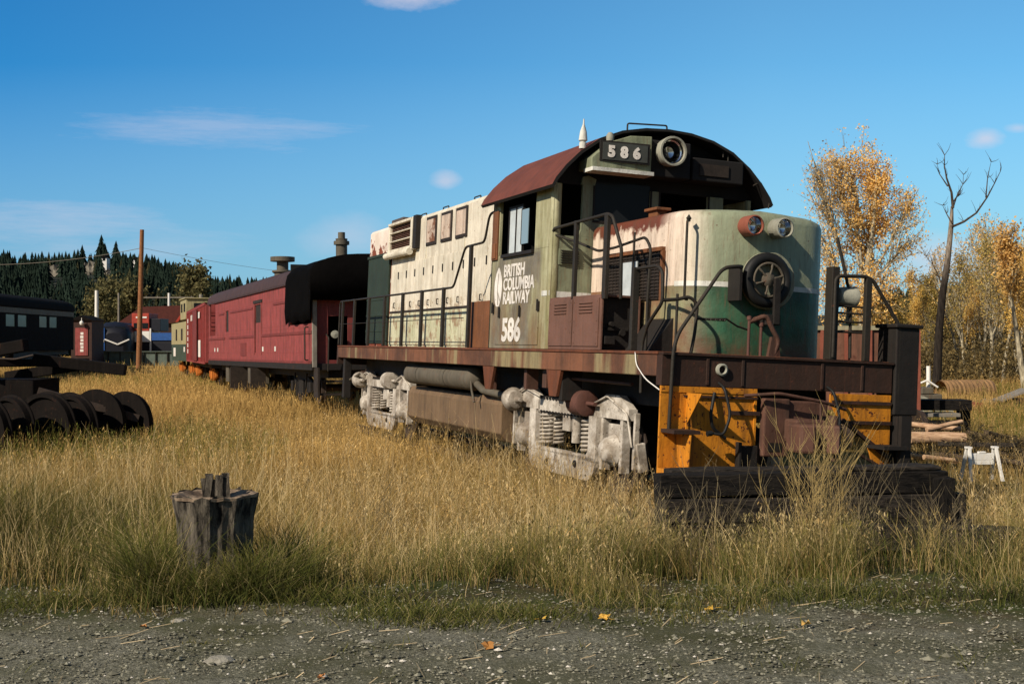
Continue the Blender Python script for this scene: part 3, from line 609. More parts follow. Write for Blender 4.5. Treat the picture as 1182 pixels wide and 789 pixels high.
# --- trucks, tanks
def wheelset(parent, u, v0, v1, r=.51):
    b = MB()
    for v, s_ in ((v0, -1), (v1, 1)):
        b.lathe((v, u, r), (s_, 0, 0), [(-.07, .0), (-.07, r+.025), (-.045, r+.025), (-.03, r), (.06, r-.008), (.065, r-.06), (.03, r-.08), (.02, .2), (.06, .13), (.09, .11), (.09, 0)], 36)
    b.cyl((v0, u, r), (v1, u, r), .08, 14)
    return b.build('wheel_pair', M['wheel_steel'], parent)
def truck(uc, part=L):
    r = MB(); A0, A1 = uc-1.5, uc+1.5; vf = .44
    pr = empty('truck', None, None); pr.parent = part
    for k in ('label', 'category'):
        if k in pr: del pr[k]
    for u in (A0, A1): wheelset(pr, u, .66, 2.4)
    for side in (0, 1):
        f = (lambda v: v) if side == 0 else (lambda v: 3.06-v)
        def bx(b, a0, a1, *q): a, c_ = sorted((f(a0), f(a1))); b.box(a, c_, *q)
        b = MB()
        # dropped U-shaped equaliser with rounded lower corners
        U = [(uc-1.18, 1.02), (uc-1.18, .42)]
        for k in range(6): a = PI+PI/2*k/5; U.append((uc-.9+.28*math.cos(a), .45+.28*math.sin(a)))
        for k in range(6): a = 1.5*PI+PI/2*k/5; U.append((uc+.9+.28*math.cos(a), .45+.28*math.sin(a)))
        U += [(uc+1.18, 1.02), (uc+.94, 1.02), (uc+.94, .56), (uc+.88, .50), (uc-.88, .50), (uc-.94, .56), (uc-.94, 1.02)]
        lo, hi = sorted((f(.38), f(.46)))
        for (uu, zz) in ((uc-.55, .36), (uc+.45, .3)):
            bb = MB(); bb.lathe((f(.38), uu, zz), (-1 if side == 0 else 1, 0, 0), [(0, .05), (.02, .045), (.03, .02), (.03, 0)], 10); bb.build('equaliser_bolt', M['black_iron'], pr)
        b.prism([p for p in U], 'x', lo, hi)
        b.build('equaliser', M['truck_white'], pr, .012)
        b = MB(); bx(b, .42, .58, uc-.9, uc+.9, 1.0, 1.2); bx(b, .44, .56, A0-.5, A0+.5, 1.02, 1.16); bx(b, .44, .56, A1-.5, A1+.5, 1.02, 1.16)
        for u in (A0, A1):
            for du in (-.33, .25): bx(b, .45, .56, u+du, u+du+.08, .35, 1.02)
            lo, hi = sorted((f(.45), f(.55)))
            b.prism([(u-.5, 1.16), (u+.5, 1.16), (u+.2, 1.32), (u-.2, 1.32)], 'x', lo, hi)
        b.cur = 1
        for i in range(16): bx(b, .40, .425, uc-.85+i*.11, uc-.80+i*.11, 1.17, 1.22); bx(b, .405, .43, uc-.85+i*.11, uc-.81+i*.11, .98, 1.01)
        b.build('truck_frame', [M['truck_white'], M['black_iron']], pr)
        for u in (A0, A1):
            b = MB(); lo = f(.58); b.lathe((lo, u, .62), (-1 if side == 0 else 1, 0, 0), [(0, .2), (.1, .21), (.16, .17), (.22, .15), (.26, .1), (.27, 0)], 18); bx(b, .5, .6, u-.2, u+.2, .45, .95); b.build('journal_box', M['truck_white'], pr, .01)
        for us in (-.74, .74):
            for j, (dv, dr) in enumerate(((.5, .13), (.62, .1))):
                b = MB(); P = []
                for k in range(81): a = 2*PI*k/10; P.append((f(dv)+dr*math.cos(a)*.8, uc+us+(-.12 if us > 0 else .12)*j+dr*math.sin(a), .53+.055*k/10))
                b.tube(P, .021, 6); b.build('coil_spring', M['truck_white'], pr)
        b = MB(); bx(b, .46, .6, uc-.13, uc+.13, .76, 1.0); b.cyl((f(.5), uc-.3, .62), (f(.5), uc-.3, 1.0), .07, 12); b.build('damper', M['truck_white'], pr, .01)
        # brake cylinders and rods
        b = MB(); b.lathe((f(.34), uc+1.95, 1.12), (0, -1, 0), [(0, 0), (.0, .07), (.04, .15), (.14, .165), (.16, .18), (.18, .18), (.2, .16), (.3, .13), (.32, .05), (.5, .03), (.5, 0)], 18); b.build('brake_cylinder', M['truck_white'], pr)
        b = MB(); b.lathe((f(.36), uc-.55, 1.18), (0, -1, 0), [(0, 0), (.0, .12), (.03, .17), (.36, .17), (.38, .12), (.38, .03), (.62, .025), (.62, 0)], 18)
        b.build('brake_cylinder', M['brown_cyl'] if uc < 8 else M['truck_white'], pr)
        for u in (A0-.62, A1+.56, A0+.6, A1-.62):
            b = MB(); b.beam((f(.5), u, 1.12), (f(.52), u+.06, .42), .05, .07); b.beam((f(.62), u+.03, .4), (f(.55), u+.02, .75), .1, .12); b.build('brake_hanger', M['truck_white'], pr, .008)
        b = MB(); b.bend([(f(.42), uc-.9, 1.16), (f(.42), uc-1.4, 1.3), (f(.42), uc-2.0, 1.1), (f(.45), uc-2.1, .7)], .014, 6); b.bend([(f(.42), uc+.9, 1.2), (f(.42), uc+1.5, 1.3), (f(.38), uc+1.9, 1.2)], .014, 6); b.build('sand_pipe', M['truck_white'], pr)
    b = MB(); b.box(.75, 2.3, uc-.25, uc+.25, .7, 1.2); b.box(.8, 2.25, uc-1.0, uc-.8, .45, .8); b.box(.8, 2.25, uc+.8, uc+1.0, .45, .8); b.build('bolster', M['black_iron'], pr)
    return pr
truck(3.65); truck(13.45)
b = MB(); b.lathe((.3, 7.0, 1.37), (0, 1, 0), [(0, 0), (.02, .1), (.08, .17), (.12, .19), (3.8, .19), (3.86, .14), (3.9, 0)], 24); b.lathe((.3, 8.3, 1.37), (0, 1, 0), [(0, .197), (.06, .197)], 24); b.lathe((.3, 10, 1.37), (0, 1, 0), [(0, .197), (.06, .197)], 24)
b.build('air_tank', M['tank_grey'], L)
for P_, r_ in (([(.3, 7.05, 1.3), (.3, 6.7, 1.2), (.35, 5.75, 1.15)], .06), ([(.2, 7.1, 1.5), (.2, 7.0, 1.2), (.22, 6.9, 1.0)], .02), ([(.2, 15.6, 1.1), (.25, 14.9, 1.25)], .03)): b = MB(); b.bend(P_, r_, 10); b.build('air_pipe', M['tank_grey'], L)
b = MB(); b.prism([(.42, 1.12), (.36, 1.0), (.36, .55), (.5, .42), (2.55, .42), (2.69, .55), (2.69, 1.0), (2.6, 1.12)], 'y', 6.0, 11.3); b.build('fuel_tank', M['fuel_brown'], L, .02)
b = MB(); b.beam((.35, 6.4, 1.6), (.35, 6.4, 1.2), .06, .1); b.build('frame_hanger', M['coupler'], L)
b = MB(); b.box(.1, .3, 3.55, 3.7, 1.35, 1.6); b.build('frame_hanger', M['coupler'], L)
b = MB(); b.box(.1, .28, 4.3, 4.4, 1.3, 1.6); b.build('frame_hanger', M['coupler'], L)
b = MB(); b.bend([(.2, 3.4, 1.5), (.25, 1.2, 1.48)], .02); b.build('air_pipe', M['coupler'], L)
bpy.context.view_layer.update()
LM = loco.matrix_world if False else (Matrix.Translation(loco.location) @ loco.rotation_euler.to_matrix().to_4x4())
# ============================================================ GROUND
def ground():
    ys = np.concatenate([np.arange(1.5, 16, .16), np.arange(16, 40, .5), np.arange(40, 130, 3), np.arange(130, 400, 20), [400, 600, 1000, 2000]])
    xs = np.concatenate([[-1500, -700, -300, -150], np.arange(-90, -30, 4), np.arange(-30, -10, .8), np.arange(-10, 12, .16), np.arange(12, 40, 1.5), np.arange(40, 100, 6), [160, 300, 700, 1500]])
    ys = np.concatenate([[-60, -20, -5], ys])
    X, Y = np.meshgrid(xs, ys); Z = gz(X, Y)+RNG.normal(0, .006, X.shape)*(Y < 16)
    v = np.stack([X, Y, Z], -1).reshape(-1, 3); nx, ny = len(xs), len(ys)
    i = np.arange(ny-1)[:, None]*nx+np.arange(nx-1)[None, :]
    f = np.stack([i, i+1, i+nx+1, i+nx], -1).reshape(-1, 4)
    me = bpy.data.meshes.new('ground'); me.from_pydata(v.tolist(), [], f.tolist()); me.polygons.foreach_set('use_smooth', [True]*len(f))
    t = NT('ground', .95, 0, .1)
    y = t.axis(1); x = t.axis(0)
    n = t.noise(.9, 6, .65)
    grav = t.mix(t.ramp(t.noise(40, 6, .75), .38, .62), S(70, 69, 58), S(136, 134, 118))
    grav = t.mix(t.ramp(t.noise(110, 3, .6), .6, .7), grav, S(176, 172, 160))
    grav = t.mix(t.ramp(t.noise(.8, 6, .65), .4, .62), grav, S(76, 76, 54))
    soil = t.mix(t.ramp(t.noise(14, 6, .7), .35, .65), S(52, 46, 34), S(92, 82, 58))
    soil = t.mix(t.ramp(t.noise(1.6, 6, .7), .42, .6), soil, S(62, 70, 36))
    far = t.mix(t.ramp(t.noise(.35, 6, .7), .35, .65), S(128, 104, 58), S(168, 136, 74))
    e = t.math('ADD', y, t.ramp(n, .3, .7, -.8, .8))
    c = t.mix(t.ramp(e, 7.1, 8.0), grav, soil)
    c = t.mix(t.ramp(y, 14, 30), c, far)
    t.color(c); t.bump(t.noise(60, 4, .7), .8, .02)
    me.materials.append(t.m); o = bpy.data.objects.new('ground', me); C.objects.link(o); tag(o, kind='structure')
ground()

def fastmesh(name, verts, faces, mats, smooth=False, colors=None, mi=None):
    """faces: (n,k) array of constant k"""
    me = bpy.data.meshes.new(name); nv = len(verts); nf, k = faces.shape
    me.vertices.add(nv); me.vertices.foreach_set('co', verts.astype(np.float32).ravel())
    me.loops.add(nf*k); me.loops.foreach_set('vertex_index', faces.astype(np.int32).ravel())
    me.polygons.add(nf); me.polygons.foreach_set('loop_start', np.arange(0, nf*k, k, dtype=np.int32)); me.polygons.foreach_set('loop_total', np.full(nf, k, np.int32))
    me.polygons.foreach_set('use_smooth', np.full(nf, smooth))
    for m in mats: me.materials.append(m)
    if mi is not None: me.polygons.foreach_set('material_index', mi.astype(np.int32))
    if colors is not None:
        a = me.color_attributes.new('Col', 'FLOAT_COLOR', 'POINT'); a.data.foreach_set('color', np.concatenate([colors, np.ones((nv, 1))], 1).astype(np.float32).ravel())
    me.update(calc_edges=True); o = bpy.data.objects.new(name, me); C.objects.link(o); return o

def leafmat(name, transl=.35, rough=.6):
    m = bpy.data.materials.new(name); m.use_nodes = True; t = m.node_tree; t.nodes.remove(t.nodes['Principled BSDF'])
    a = t.nodes.new('ShaderNodeAttribute'); a.attribute_name = 'Col'
    d = t.nodes.new('ShaderNodeBsdfDiffuse'); r = t.nodes.new('ShaderNodeBsdfTranslucent'); x = t.nodes.new('ShaderNodeMixShader'); x.inputs[0].default_value = transl
    t.links.new(a.outputs['Color'], d.inputs[0]); t.links.new(a.outputs['Color'], r.inputs[0])
    t.links.new(d.outputs[0], x.inputs[1]); t.links.new(r.outputs[0], x.inputs[2]); t.links.new(x.outputs[0], t.nodes['Material Output'].inputs[0]); return m
M['grass'] = leafmat('grass_blade', .3); M['leaf'] = leafmat('leaf', .35)
def lc(*rgb): return np.array(S(*rgb)[:3])

# ------------------------------------------------------------ grass
TRK = lambda y: 1.55-.3746*(y-13.8)           # x of the locomotive's near rail edge line at distance y
def patch_noise(x, y, s, seed=0):
    r = np.random.default_rng(seed); v = 0
    for k in range(5):
        a = r.uniform(0, 2*PI); f = s*r.uniform(.6, 1.8); v = v+np.sin((x*np.cos(a)+y*np.sin(a))*f+r.uniform(0, 6))
    return v/5
def grass_points(n, y0, y1, p=1.0):
    """random places inside the view wedge, thinning out with distance"""
    u = RNG.random(n); y = (y0**(1-p)+u*(y1**(1-p)-y0**(1-p)))**(1/(1-p)) if p != 1 else y0*(y1/y0)**u
    x = (RNG.random(n)*1.16-.58)*y*.86
    return x, y
def build_grass():
    V = []; F = []; Cc = []; base = 0
    def blades(x, y, h, w, lean, c0, c1, c2, seg=3):
        nonlocal base
        n = len(x); z = gz(x, y)-.02; az = RNG.uniform(0, 2*PI, n); wa = RNG.uniform(0, PI, n)
        ts = np.linspace(0, 1, seg+1); vs = np.zeros((n, (seg+1)*2, 3)); cs = np.zeros((n, (seg+1)*2, 3))
        for i, t_ in enumerate(ts):
            b_ = lean*t_**1.8; px = x+np.cos(az)*b_*h; py = y+np.sin(az)*b_*h; pz = z+h*t_*(1-.25*lean*t_)
            ww = w*(1-.85*t_)*.5
            for s_, j in ((-1, 0), (1, 1)):
                vs[:, 2*i+j, 0] = px+s_*np.cos(wa)*ww; vs[:, 2*i+j, 1] = py+s_*np.sin(wa)*ww*.5; vs[:, 2*i+j, 2] = pz
                k = np.clip(t_*1.0, 0, 1); cs[:, 2*i+j] = (c0*(1-k)**2+2*c1*k*(1-k)+c2*k*k) 
        m = (seg+1)*2
        f = np.array([[2*i, 2*i+1, 2*i+3, 2*i+2] for i in range(seg)])
        F.append((np.arange(n)[:, None, None]*m+f[None]).reshape(-1, 4)+base); V.append(vs.reshape(-1, 3)); Cc.append(cs.reshape(-1, 3)); base += n*m
        return x+np.cos(az)*lean*h, y+np.sin(az)*lean*h, z+h*(1-.25*lean), az
    def heads(tx, ty, tz, size, col, k=6):
        nonlocal base
        n = len(tx); N = n*k; rx = np.repeat(tx, k); ry = np.repeat(ty, k); rz = np.repeat(tz, k); sz = np.repeat(size, k)
        t_ = RNG.random(N); rx = rx+RNG.normal(0, .10, N)*sz; ry = ry+RNG.normal(0, .10, N)*sz; rz = rz-(t_)*sz
        l = sz*RNG.uniform(.12, .25, N); a = RNG.uniform(0, 2*PI, N); tilt = RNG.uniform(-.6, .9, N)
        d = np.stack([np.cos(a)*np.cos(tilt), np.sin(a)*np.cos(tilt), np.sin(tilt)+.6], 1)*l[:, None]
        s_ = np.stack([-np.sin(a), np.cos(a)*.5, np.zeros(N)], 1)*(l*.16)[:, None]
        c = np.stack([rx, ry, rz], 1); vs = np.stack([c-d*.5, c+s_, c+d*.5, c-s_], 1)
        cs = np.repeat(np.repeat(col, k, 0)*RNG.uniform(.75, 1.2, (N, 1)), 4, 0)
        F.append((np.arange(N)[:, None]*4+np.arange(4)[None])+base); V.append(vs.reshape(-1, 3)); Cc.append(cs); base += N*4
    def keep(x, y, lo=8.0):
        q = 591+1450*x/y
        edge = lo-8.0+np.interp(q, [0, 190, 320, 540, 570, 620, 660, 720, 950, 1000, 1100, 1125, 1182], [7.8, 7.9, 7.8, 8.0, 8.9, 8.9, 8.1, 7.75, 7.8, 9.3, 9.3, 8.3, 8.2])+.12*np.sin(x*.9)+.3*patch_noise(x, y, 2.6, 3)+.6*patch_noise(x, y, 7, 4)
        crib = (x > 1.35) & (x < 4.35) & (y > 10.6) & (y < 12.9)
        front = (x > 1.25) & (x < 4.3-.0*y) & (y > 9.5) & (y < 11.6) & (RNG.random(len(x)) < .5)
        charred = (x > 2.55) & (x < 3.75+.05*(y-9)) & (y > 8.0) & (y < 11.5) & (RNG.random(len(x)) < .62)
        on_track = (x > TRK(y)+.35) & (x < TRK(y)+3.0) & (y > 13.9) & (RNG.random(len(x)) < np.where(y < 28, .93, .45))
        right = (x > TRK(y)+3.0) & (x > 2) & (y > 13.2) & (y < 24) & (RNG.random(len(x)) < .8)
        gap = patch_noise(x, y, 3.2, 44); gaps = (y < 11.5) & (RNG.random(len(x)) > np.clip(.30+1.5*gap+.8*patch_noise(x, y, 9, 45)+.28*(y-8.0), .02, 1))
        return (y > edge) & ~crib & ~on_track & ~right & ~front & ~charred & ~gaps
    def hm(x, y):
        """height multiplier: uneven stand, low in front of the timber stack and round the wheelsets"""
        m = 1+.38*patch_noise(x, y, 1.6, 61)+.25*patch_noise(x, y, 4.5, 62)
        m = m*np.where((x > 1.1) & (x < 3.9) & (y < 11.8), .74, 1)
        m = m*(1-.42*sstep(.15, .5, patch_noise(x, y, 1.0, 91))*(y < 14))
        m = m*np.where((x > TRK(y)-1.0) & (x < TRK(y)+.3) & (y > 13.5) & (y < 30), 1.25, 1)
        m = m*np.where((x < -6) & (y > 17) & (y < 24), .7, 1)
        return np.clip(m, .3, 1.5)
    gold = lc(200, 164, 102); gold2 = lc(152, 122, 70); straw = lc(216, 192, 144); green = lc(92, 100, 50); dgreen = lc(46, 52, 32); olive = lc(124, 116, 56)
    def rc(n, a, b_): t_ = RNG.random((n, 1)); return a*(1-t_)+b_*t_
    # green leafy base, densest near the road
    x, y = grass_points(135000, 7.2, 22, 1.9); k = keep(x, y, 7.6) & (RNG.random(len(x)) < np.clip(.35+.5*(y-7.8), .35, 1)); x, y = x[k], y[k]
    g = patch_noise(x, y, 1.1, 5); n = len(x); near = np.clip((14.5-y)/4.5, 0, 1)*np.clip(.85+.9*g, .2, 1)
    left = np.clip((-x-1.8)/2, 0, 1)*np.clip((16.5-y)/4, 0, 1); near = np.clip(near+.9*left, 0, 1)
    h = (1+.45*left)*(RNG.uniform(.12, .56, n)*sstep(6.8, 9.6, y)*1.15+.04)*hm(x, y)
    dk = (1-.45*left)[:, None]  # left-hand grass darkened in its own colour, standing in for shade
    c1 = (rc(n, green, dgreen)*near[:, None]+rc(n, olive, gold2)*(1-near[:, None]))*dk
    dead = RNG.random((n, 1)) < .38; c1 = np.where(dead, rc(n, gold2, straw)*.85, c1)
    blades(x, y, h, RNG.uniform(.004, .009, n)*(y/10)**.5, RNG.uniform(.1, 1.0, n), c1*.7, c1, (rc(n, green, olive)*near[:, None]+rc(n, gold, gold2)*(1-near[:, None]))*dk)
    # tall flowering stems
    x, y = grass_points(116000, 7.6, 26, 1.8); k = keep(x, y, 7.95); x, y = x[k], y[k]; d = patch_noise(x, y, .9, 8)
    k = RNG.random(len(x)) < np.clip(.62+.9*d, .06, 1)*(1-.86*np.clip((-x-1.6)/1.6, 0, 1)*np.clip((18-y)/4, 0, 1)); x, y, d = x[k], y[k], d[k]; n = len(x)
    h = ((RNG.uniform(.3, .80, n)+.08*d)*sstep(6.6, 10.2, y)*.95+.08)*hm(x, y)*.95
    rusty_ = np.clip(patch_noise(x, y, .7, 71)*1.5, 0, 1)[:, None]
    c0 = rc(n, green*.8, olive); c2 = rc(n, gold, straw)*(1-.35*rusty_); c1 = rc(n, olive, gold2)
    gr = (RNG.random((n, 1)) < (np.clip((14.5-y)/7, 0, .72)+.4*np.clip((-x-1.8)/2, 0, 1)*np.clip((17-y)/4, 0, 1))[:, None]); c2 = np.where(gr, rc(n, olive, straw), c2); c1 = np.where(gr, rc(n, green, olive), c1)
    T = blades(x, y, h, RNG.uniform(.0025, .0045, n)*(y/10)**.5, RNG.uniform(.02, .6, n), c0, c1, c2)
    k = RNG.random(n) < .34; heads(T[0][k], T[1][k], T[2][k]+.02, RNG.uniform(.08, .22, k.sum())*np.clip(h[k]/.5, .3, 1), c2[k]*RNG.uniform(.75, 1.1, (k.sum(), 1)), 8)
    # pale dead stalks standing above the rest
    x, y = grass_points(9000, 8.0, 20, 1.8); k = keep(x, y, 8.1); x, y = x[k], y[k]; n = len(x)
    blades(x, y, RNG.uniform(.35, .95, n)*sstep(7.2, 10, y)*hm(x, y)+.1, RNG.uniform(.005, .008, n)*(y/10)**.5, RNG.uniform(.0, .7, n), rc(n, olive, gold2), rc(n, gold, straw), rc(n, straw, lc(226, 206, 160)), 4)
    # dark broad-leaved weeds low down along the edge, and tufts out on the gravel
    for (wx, wy, sx, sy, m, hh) in ((-.62, 7.35, .3, .16, 1500, .16), (-.35, 7.15, .3, .1, 900, .12), (-.1, 7.4, .35, .14, 1300, .16), (.1, 7.5, .3, .12, 1000, .13), (-1.0, 7.75, .35, .15, 1400, .2), (1.6, 8.0, .4, .15, 1300, .2), (2.1, 8.2, .4, .15, 1300, .22), (-1.55, 6.75, .16, .05, 900, .04), (2.5, 7.9, .4, .1, 700, .1),
                            (-1.35, 7.75, .2, .1, 700, .2), (-1.95, 7.72, .25, .12, 1600, .34), (-1.7, 7.8, .12, .06, 500, .42), (-2.25, 7.9, .12, .12, 2600, .62), (-2.0, 7.78, .2, .06, 1800, .4), (-1.6, 7.85, .14, .08, 1700, .5), (-2.35, 8.2, .12, .2, 1500, .65), (-1.5, 8.3, .12, .2, 1500, .62), (-2.7, 7.75, .3, .14, 1200, .2), (-3.2, 7.6, .4, .15, 1200, .15), (-1.35, 8.1, .1, .14, 800, .5), (.8, 7.75, .3, .1, 900, .15), (3.4, 8.1, .5, .15, 1500, .3)):
        m = int(m*.45); x = RNG.normal(wx, sx*.8, m); y = RNG.normal(wy, sy*.7, m)
        st = (x+1.94)**2+(y-8.15)**2 > .31**2; x, y = x[st], y[st]; m = len(x)
        blades(x, y, RNG.uniform(.25, 1, m)*hh, RNG.uniform(.005, .011, m), RNG.uniform(.2, 1.3, m), rc(m, dgreen, green)*.8, rc(m, green, dgreen), np.where(RNG.random((m, 1)) < .3, rc(m, olive, straw), rc(m, green, olive)))
    # field in the middle and far distance
    x, y = grass_points(130000, 20, 115, 1.5); k = (x < TRK(y)-.1) | (x > TRK(y)+5) | ((y > 28) & (RNG.random(len(x)) < .5)); k &= ~((x > 0) & (y < 27) & (RNG.random(len(x)) < .8)); x, y = x[k], y[k]; n = len(x)
    d = patch_noise(x, y, .35, 12)
    h = RNG.uniform(.35, .75, n)*hm(x*.3, y*.3); c = rc(n, lc(206, 172, 108), lc(160, 130, 78)); c = c*(1+.3*d[:, None]); gg = (patch_noise(x, y, .25, 21) > .22)[:, None]; c = np.where(gg & (RNG.random((n, 1)) < .6), rc(n, olive, green), c)
    T = blades(x, y, h, RNG.uniform(.005, .011, n)*(y/15), RNG.uniform(.05, .5, n), c*.6, c*.9, c*1.05, 2)
    k = RNG.random(n) < .6; heads(T[0][k], T[1][k], T[2][k], RNG.uniform(.14, .28, k.sum())*(y[k]/20)**.45, c[k]*1.15, 3)
    # little tufts out on the gravel
    tx = RNG.uniform(-5, 5, 60); ty = RNG.uniform(5.6, 8.2, 60); x = np.repeat(tx, 70)+RNG.normal(0, .10, 4200); y = np.repeat(ty, 70)+RNG.normal(0, .07, 4200); n = len(x)
    k = RNG.random(n) < np.repeat(RNG.random(60)**2, 70)*sstep(5.4, 7.6, y); x, y = x[k], y[k]; n = len(x)
    blades(x, y, RNG.uniform(.03, .12, n), RNG.uniform(.004, .007, n), RNG.uniform(.3, 1.2, n), rc(n, dgreen, green), rc(n, green, olive), rc(n, green, olive))
    o = fastmesh('tall_grass', np.concatenate(V), np.concatenate(F), [M['grass']], False, np.clip(np.concatenate(Cc), 0, 1))
    tag(o, 'golden seeding grass with green undergrowth filling the field before the train', 'grass', kind='stuff')
build_grass()

# gravel
def scatter_stones():
    n = 42000; y = 4.6*(10.2/4.6)**RNG.random(n); x = (RNG.random(n)-.5)*1.0*y; k = RNG.random(n) < np.where(y < 7.9, 1, np.clip(1-(y-7.9)/1.5, .15, 1)); x, y = x[k], y[k]
    k = ~((y > 9.3)&(x < 1)); x, y = x[k], y[k]; n = len(x)
    r = .0035+.010*RNG.random(n)**5+ .006*RNG.random(n)**2; big = RNG.random(n) < .004; r[big] = RNG.uniform(.015, .032, big.sum())
    ico = np.array([(0, 0, 1), (.9, 0, .1), (.3, .85, 0), (-.7, .5, .1), (-.7, -.5, -.1), (.3, -.9, 0), (0, 0, -1)]); f = np.array([(0, 1, 2), (0, 2, 3), (0, 3, 4), (0, 4, 5), (0, 5, 1), (6, 2, 1), (6, 3, 2), (6, 4, 3), (6, 5, 4), (6, 1, 5)])
    a = RNG.uniform(0, 2*PI, n); ca, sa = np.cos(a), np.sin(a); P = ico[None]*r[:, None, None]*RNG.uniform(.6, 1.3, (n, 7, 1))*np.array([1.25, 1, .6])
    X = P[..., 0]*ca[:, None]-P[..., 1]*sa[:, None]+x[:, None]; Y = P[..., 0]*sa[:, None]+P[..., 1]*ca[:, None]+y[:, None]; Z = P[..., 2]+(gz(x, y)+r*.3)[:, None]
    V = np.stack([X, Y, Z], -1).reshape(-1, 3); F = (np.arange(n)[:, None, None]*7+f[None]).reshape(-1, 3)
    c = lc(116, 114, 100)*RNG.uniform(.35, 1.6, (n, 1)); lt = RNG.random(n) < .03; c[lt] = lc(196, 190, 178); cs = np.repeat(np.clip(c, 0, 1), 7, 0)
    o = fastmesh('gravel', V, F, [leafmat('stone', 0.0)], False, cs); tag(o, 'loose grey gravel and small stones scattered over the road', 'gravel', kind='stuff')
    # dry litter: straws and twigs
    n = 420; y = RNG.uniform(5, 10, n); x = (RNG.random(n)-.5)*.9*y; a = RNG.uniform(0, PI, n); l = RNG.uniform(.015, .07, n)*RNG.choice([1, 1, 1, 1.8], n); z = gz(x, y)+.012
    d = np.stack([np.cos(a)*l, np.sin(a)*l, RNG.uniform(-.0, .012, n)], 1); s_ = np.stack([-np.sin(a), np.cos(a), 0*a+.4], 1)*.0022; c = np.stack([x, y, z], 1)
    V = np.stack([c-d-s_, c+d-s_, c+d+s_, c-d+s_], 1).reshape(-1, 3); F = np.arange(n*4).reshape(-1, 4); cs = np.repeat(lc(176, 158, 126)*RNG.uniform(.5, 1.4, (n, 1)), 4, 0)
    o = fastmesh('dry_litter', V, F, [bpy.data.materials['stone']], False, np.clip(cs, 0, 1)); tag(o, 'dry straws and twigs littering the gravel edge', 'litter', kind='stuff')
scatter_stones()
# rocks one can point at
def rock(px, Y, w, label, col=S(146, 142, 130)):
    p = at(px, Y); z = float(gz(p.x, Y)); b = MB(); r = random.Random(px); prof = []
    n = 9; vs = []
    for j, (hh, rr) in enumerate(((0, 1), (.35, 1.02), (.7, .75), (.85, .35))):
        for k in range(n): a = 2*PI*k/n; q = rr*r.uniform(.8, 1.15); vs.append((w/2*q*math.cos(a), w*.33*q*math.sin(a), hh*w*.28*r.uniform(.85, 1.1)-.01))
    fs = [(j*n+k, j*n+(k+1) % n, (j+1)*n+(k+1) % n, (j+1)*n+k) for j in range(3) for k in range(n)]+[tuple(range(3*n, 4*n))]
    b.add(vs, fs); o = b.build('rock', plain('rock_'+str(px), col, .9, .3, 20, bump=.4)); o.location = (p.x, Y, z); tag(o, label, 'rock')
rock(254, 6.35, .15, 'flat pale grey rock lying on the gravel below the stump')
rock(206, 7.25, .10, 'light angular rock at the grass edge left of and below the stump')
rock(834, 7.7, .07, 'small pale rock on the gravel in front of the dry bush')
rock(703, 6.9, .06, 'small whitish rock alone on the gravel near the middle')
rock(424, 6.75, .08, 'flat whitish rock on the gravel left of the centre')
def leaf(px, py, s, label, col, cat='leaf'):
    # ground hit
    s *= .75; Y = 1450*1.63/(py-392); p = at(px, Y); z = float(gz(p.x, Y)); b = MB(); r = random.Random(px); n = 10; vs = [(0, 0, .012)]
    for k in range(n):
        a = 2*PI*k/n; q = s/2*(1.0 if k % 2 else .72)*r.uniform(.8, 1.15); vs.append((q*1.15*math.cos(a), q*math.sin(a), .008+r.uniform(0, .035)*s/.08))
    fs = [(0, k+1, (k+1) % n+1) for k in range(n)]; b.add(vs, fs)
    b.tube([(s*.5, 0, .015), (s*.95, .01, .01)], .0015, 5); o = b.build('fallen_leaf', plain('leaf_%d' % px, col, .7, .25, 30)); o.location = (p.x, Y, z+.005)
    o.rotation_euler = (r.uniform(-.2, .5), r.uniform(-.3, .3), r.uniform(0, 6)); tag(o, label, cat, 'fallen yellow leaves on the gravel')
leaf(697, 712, .10, 'bright yellow fallen leaf at the grass edge just right of centre', S(204, 158, 66))
leaf(931, 716, .09, 'pale tan fallen leaf on gravel in front of the dry bush', S(204, 166, 92))
leaf(820, 700, .10, 'yellowish fallen leaf in the grass fringe left of the dry bush', S(190, 150, 60))
leaf(166, 727, .06, 'small orange fallen leaf on gravel at the left below the stump', S(176, 118, 60))
leaf(228, 689, .05, 'small tan fallen leaf in the short grass straight under the stump', S(184, 138, 74))
leaf(371, 787, .06, 'orange fallen leaf cut by the bottom edge of the photo', S(176, 118, 66))
leaf(626, 717, .08, 'curled yellow fallen leaf in green weeds left of the bright one', S(198, 160, 66))
leaf(565, 749, .09, 'faded orange fallen leaf on the gravel under the weeds', S(160, 112, 56))
leaf(65, 682, .05, 'yellow fallen leaf near the left border of the photo', S(190, 150, 60))

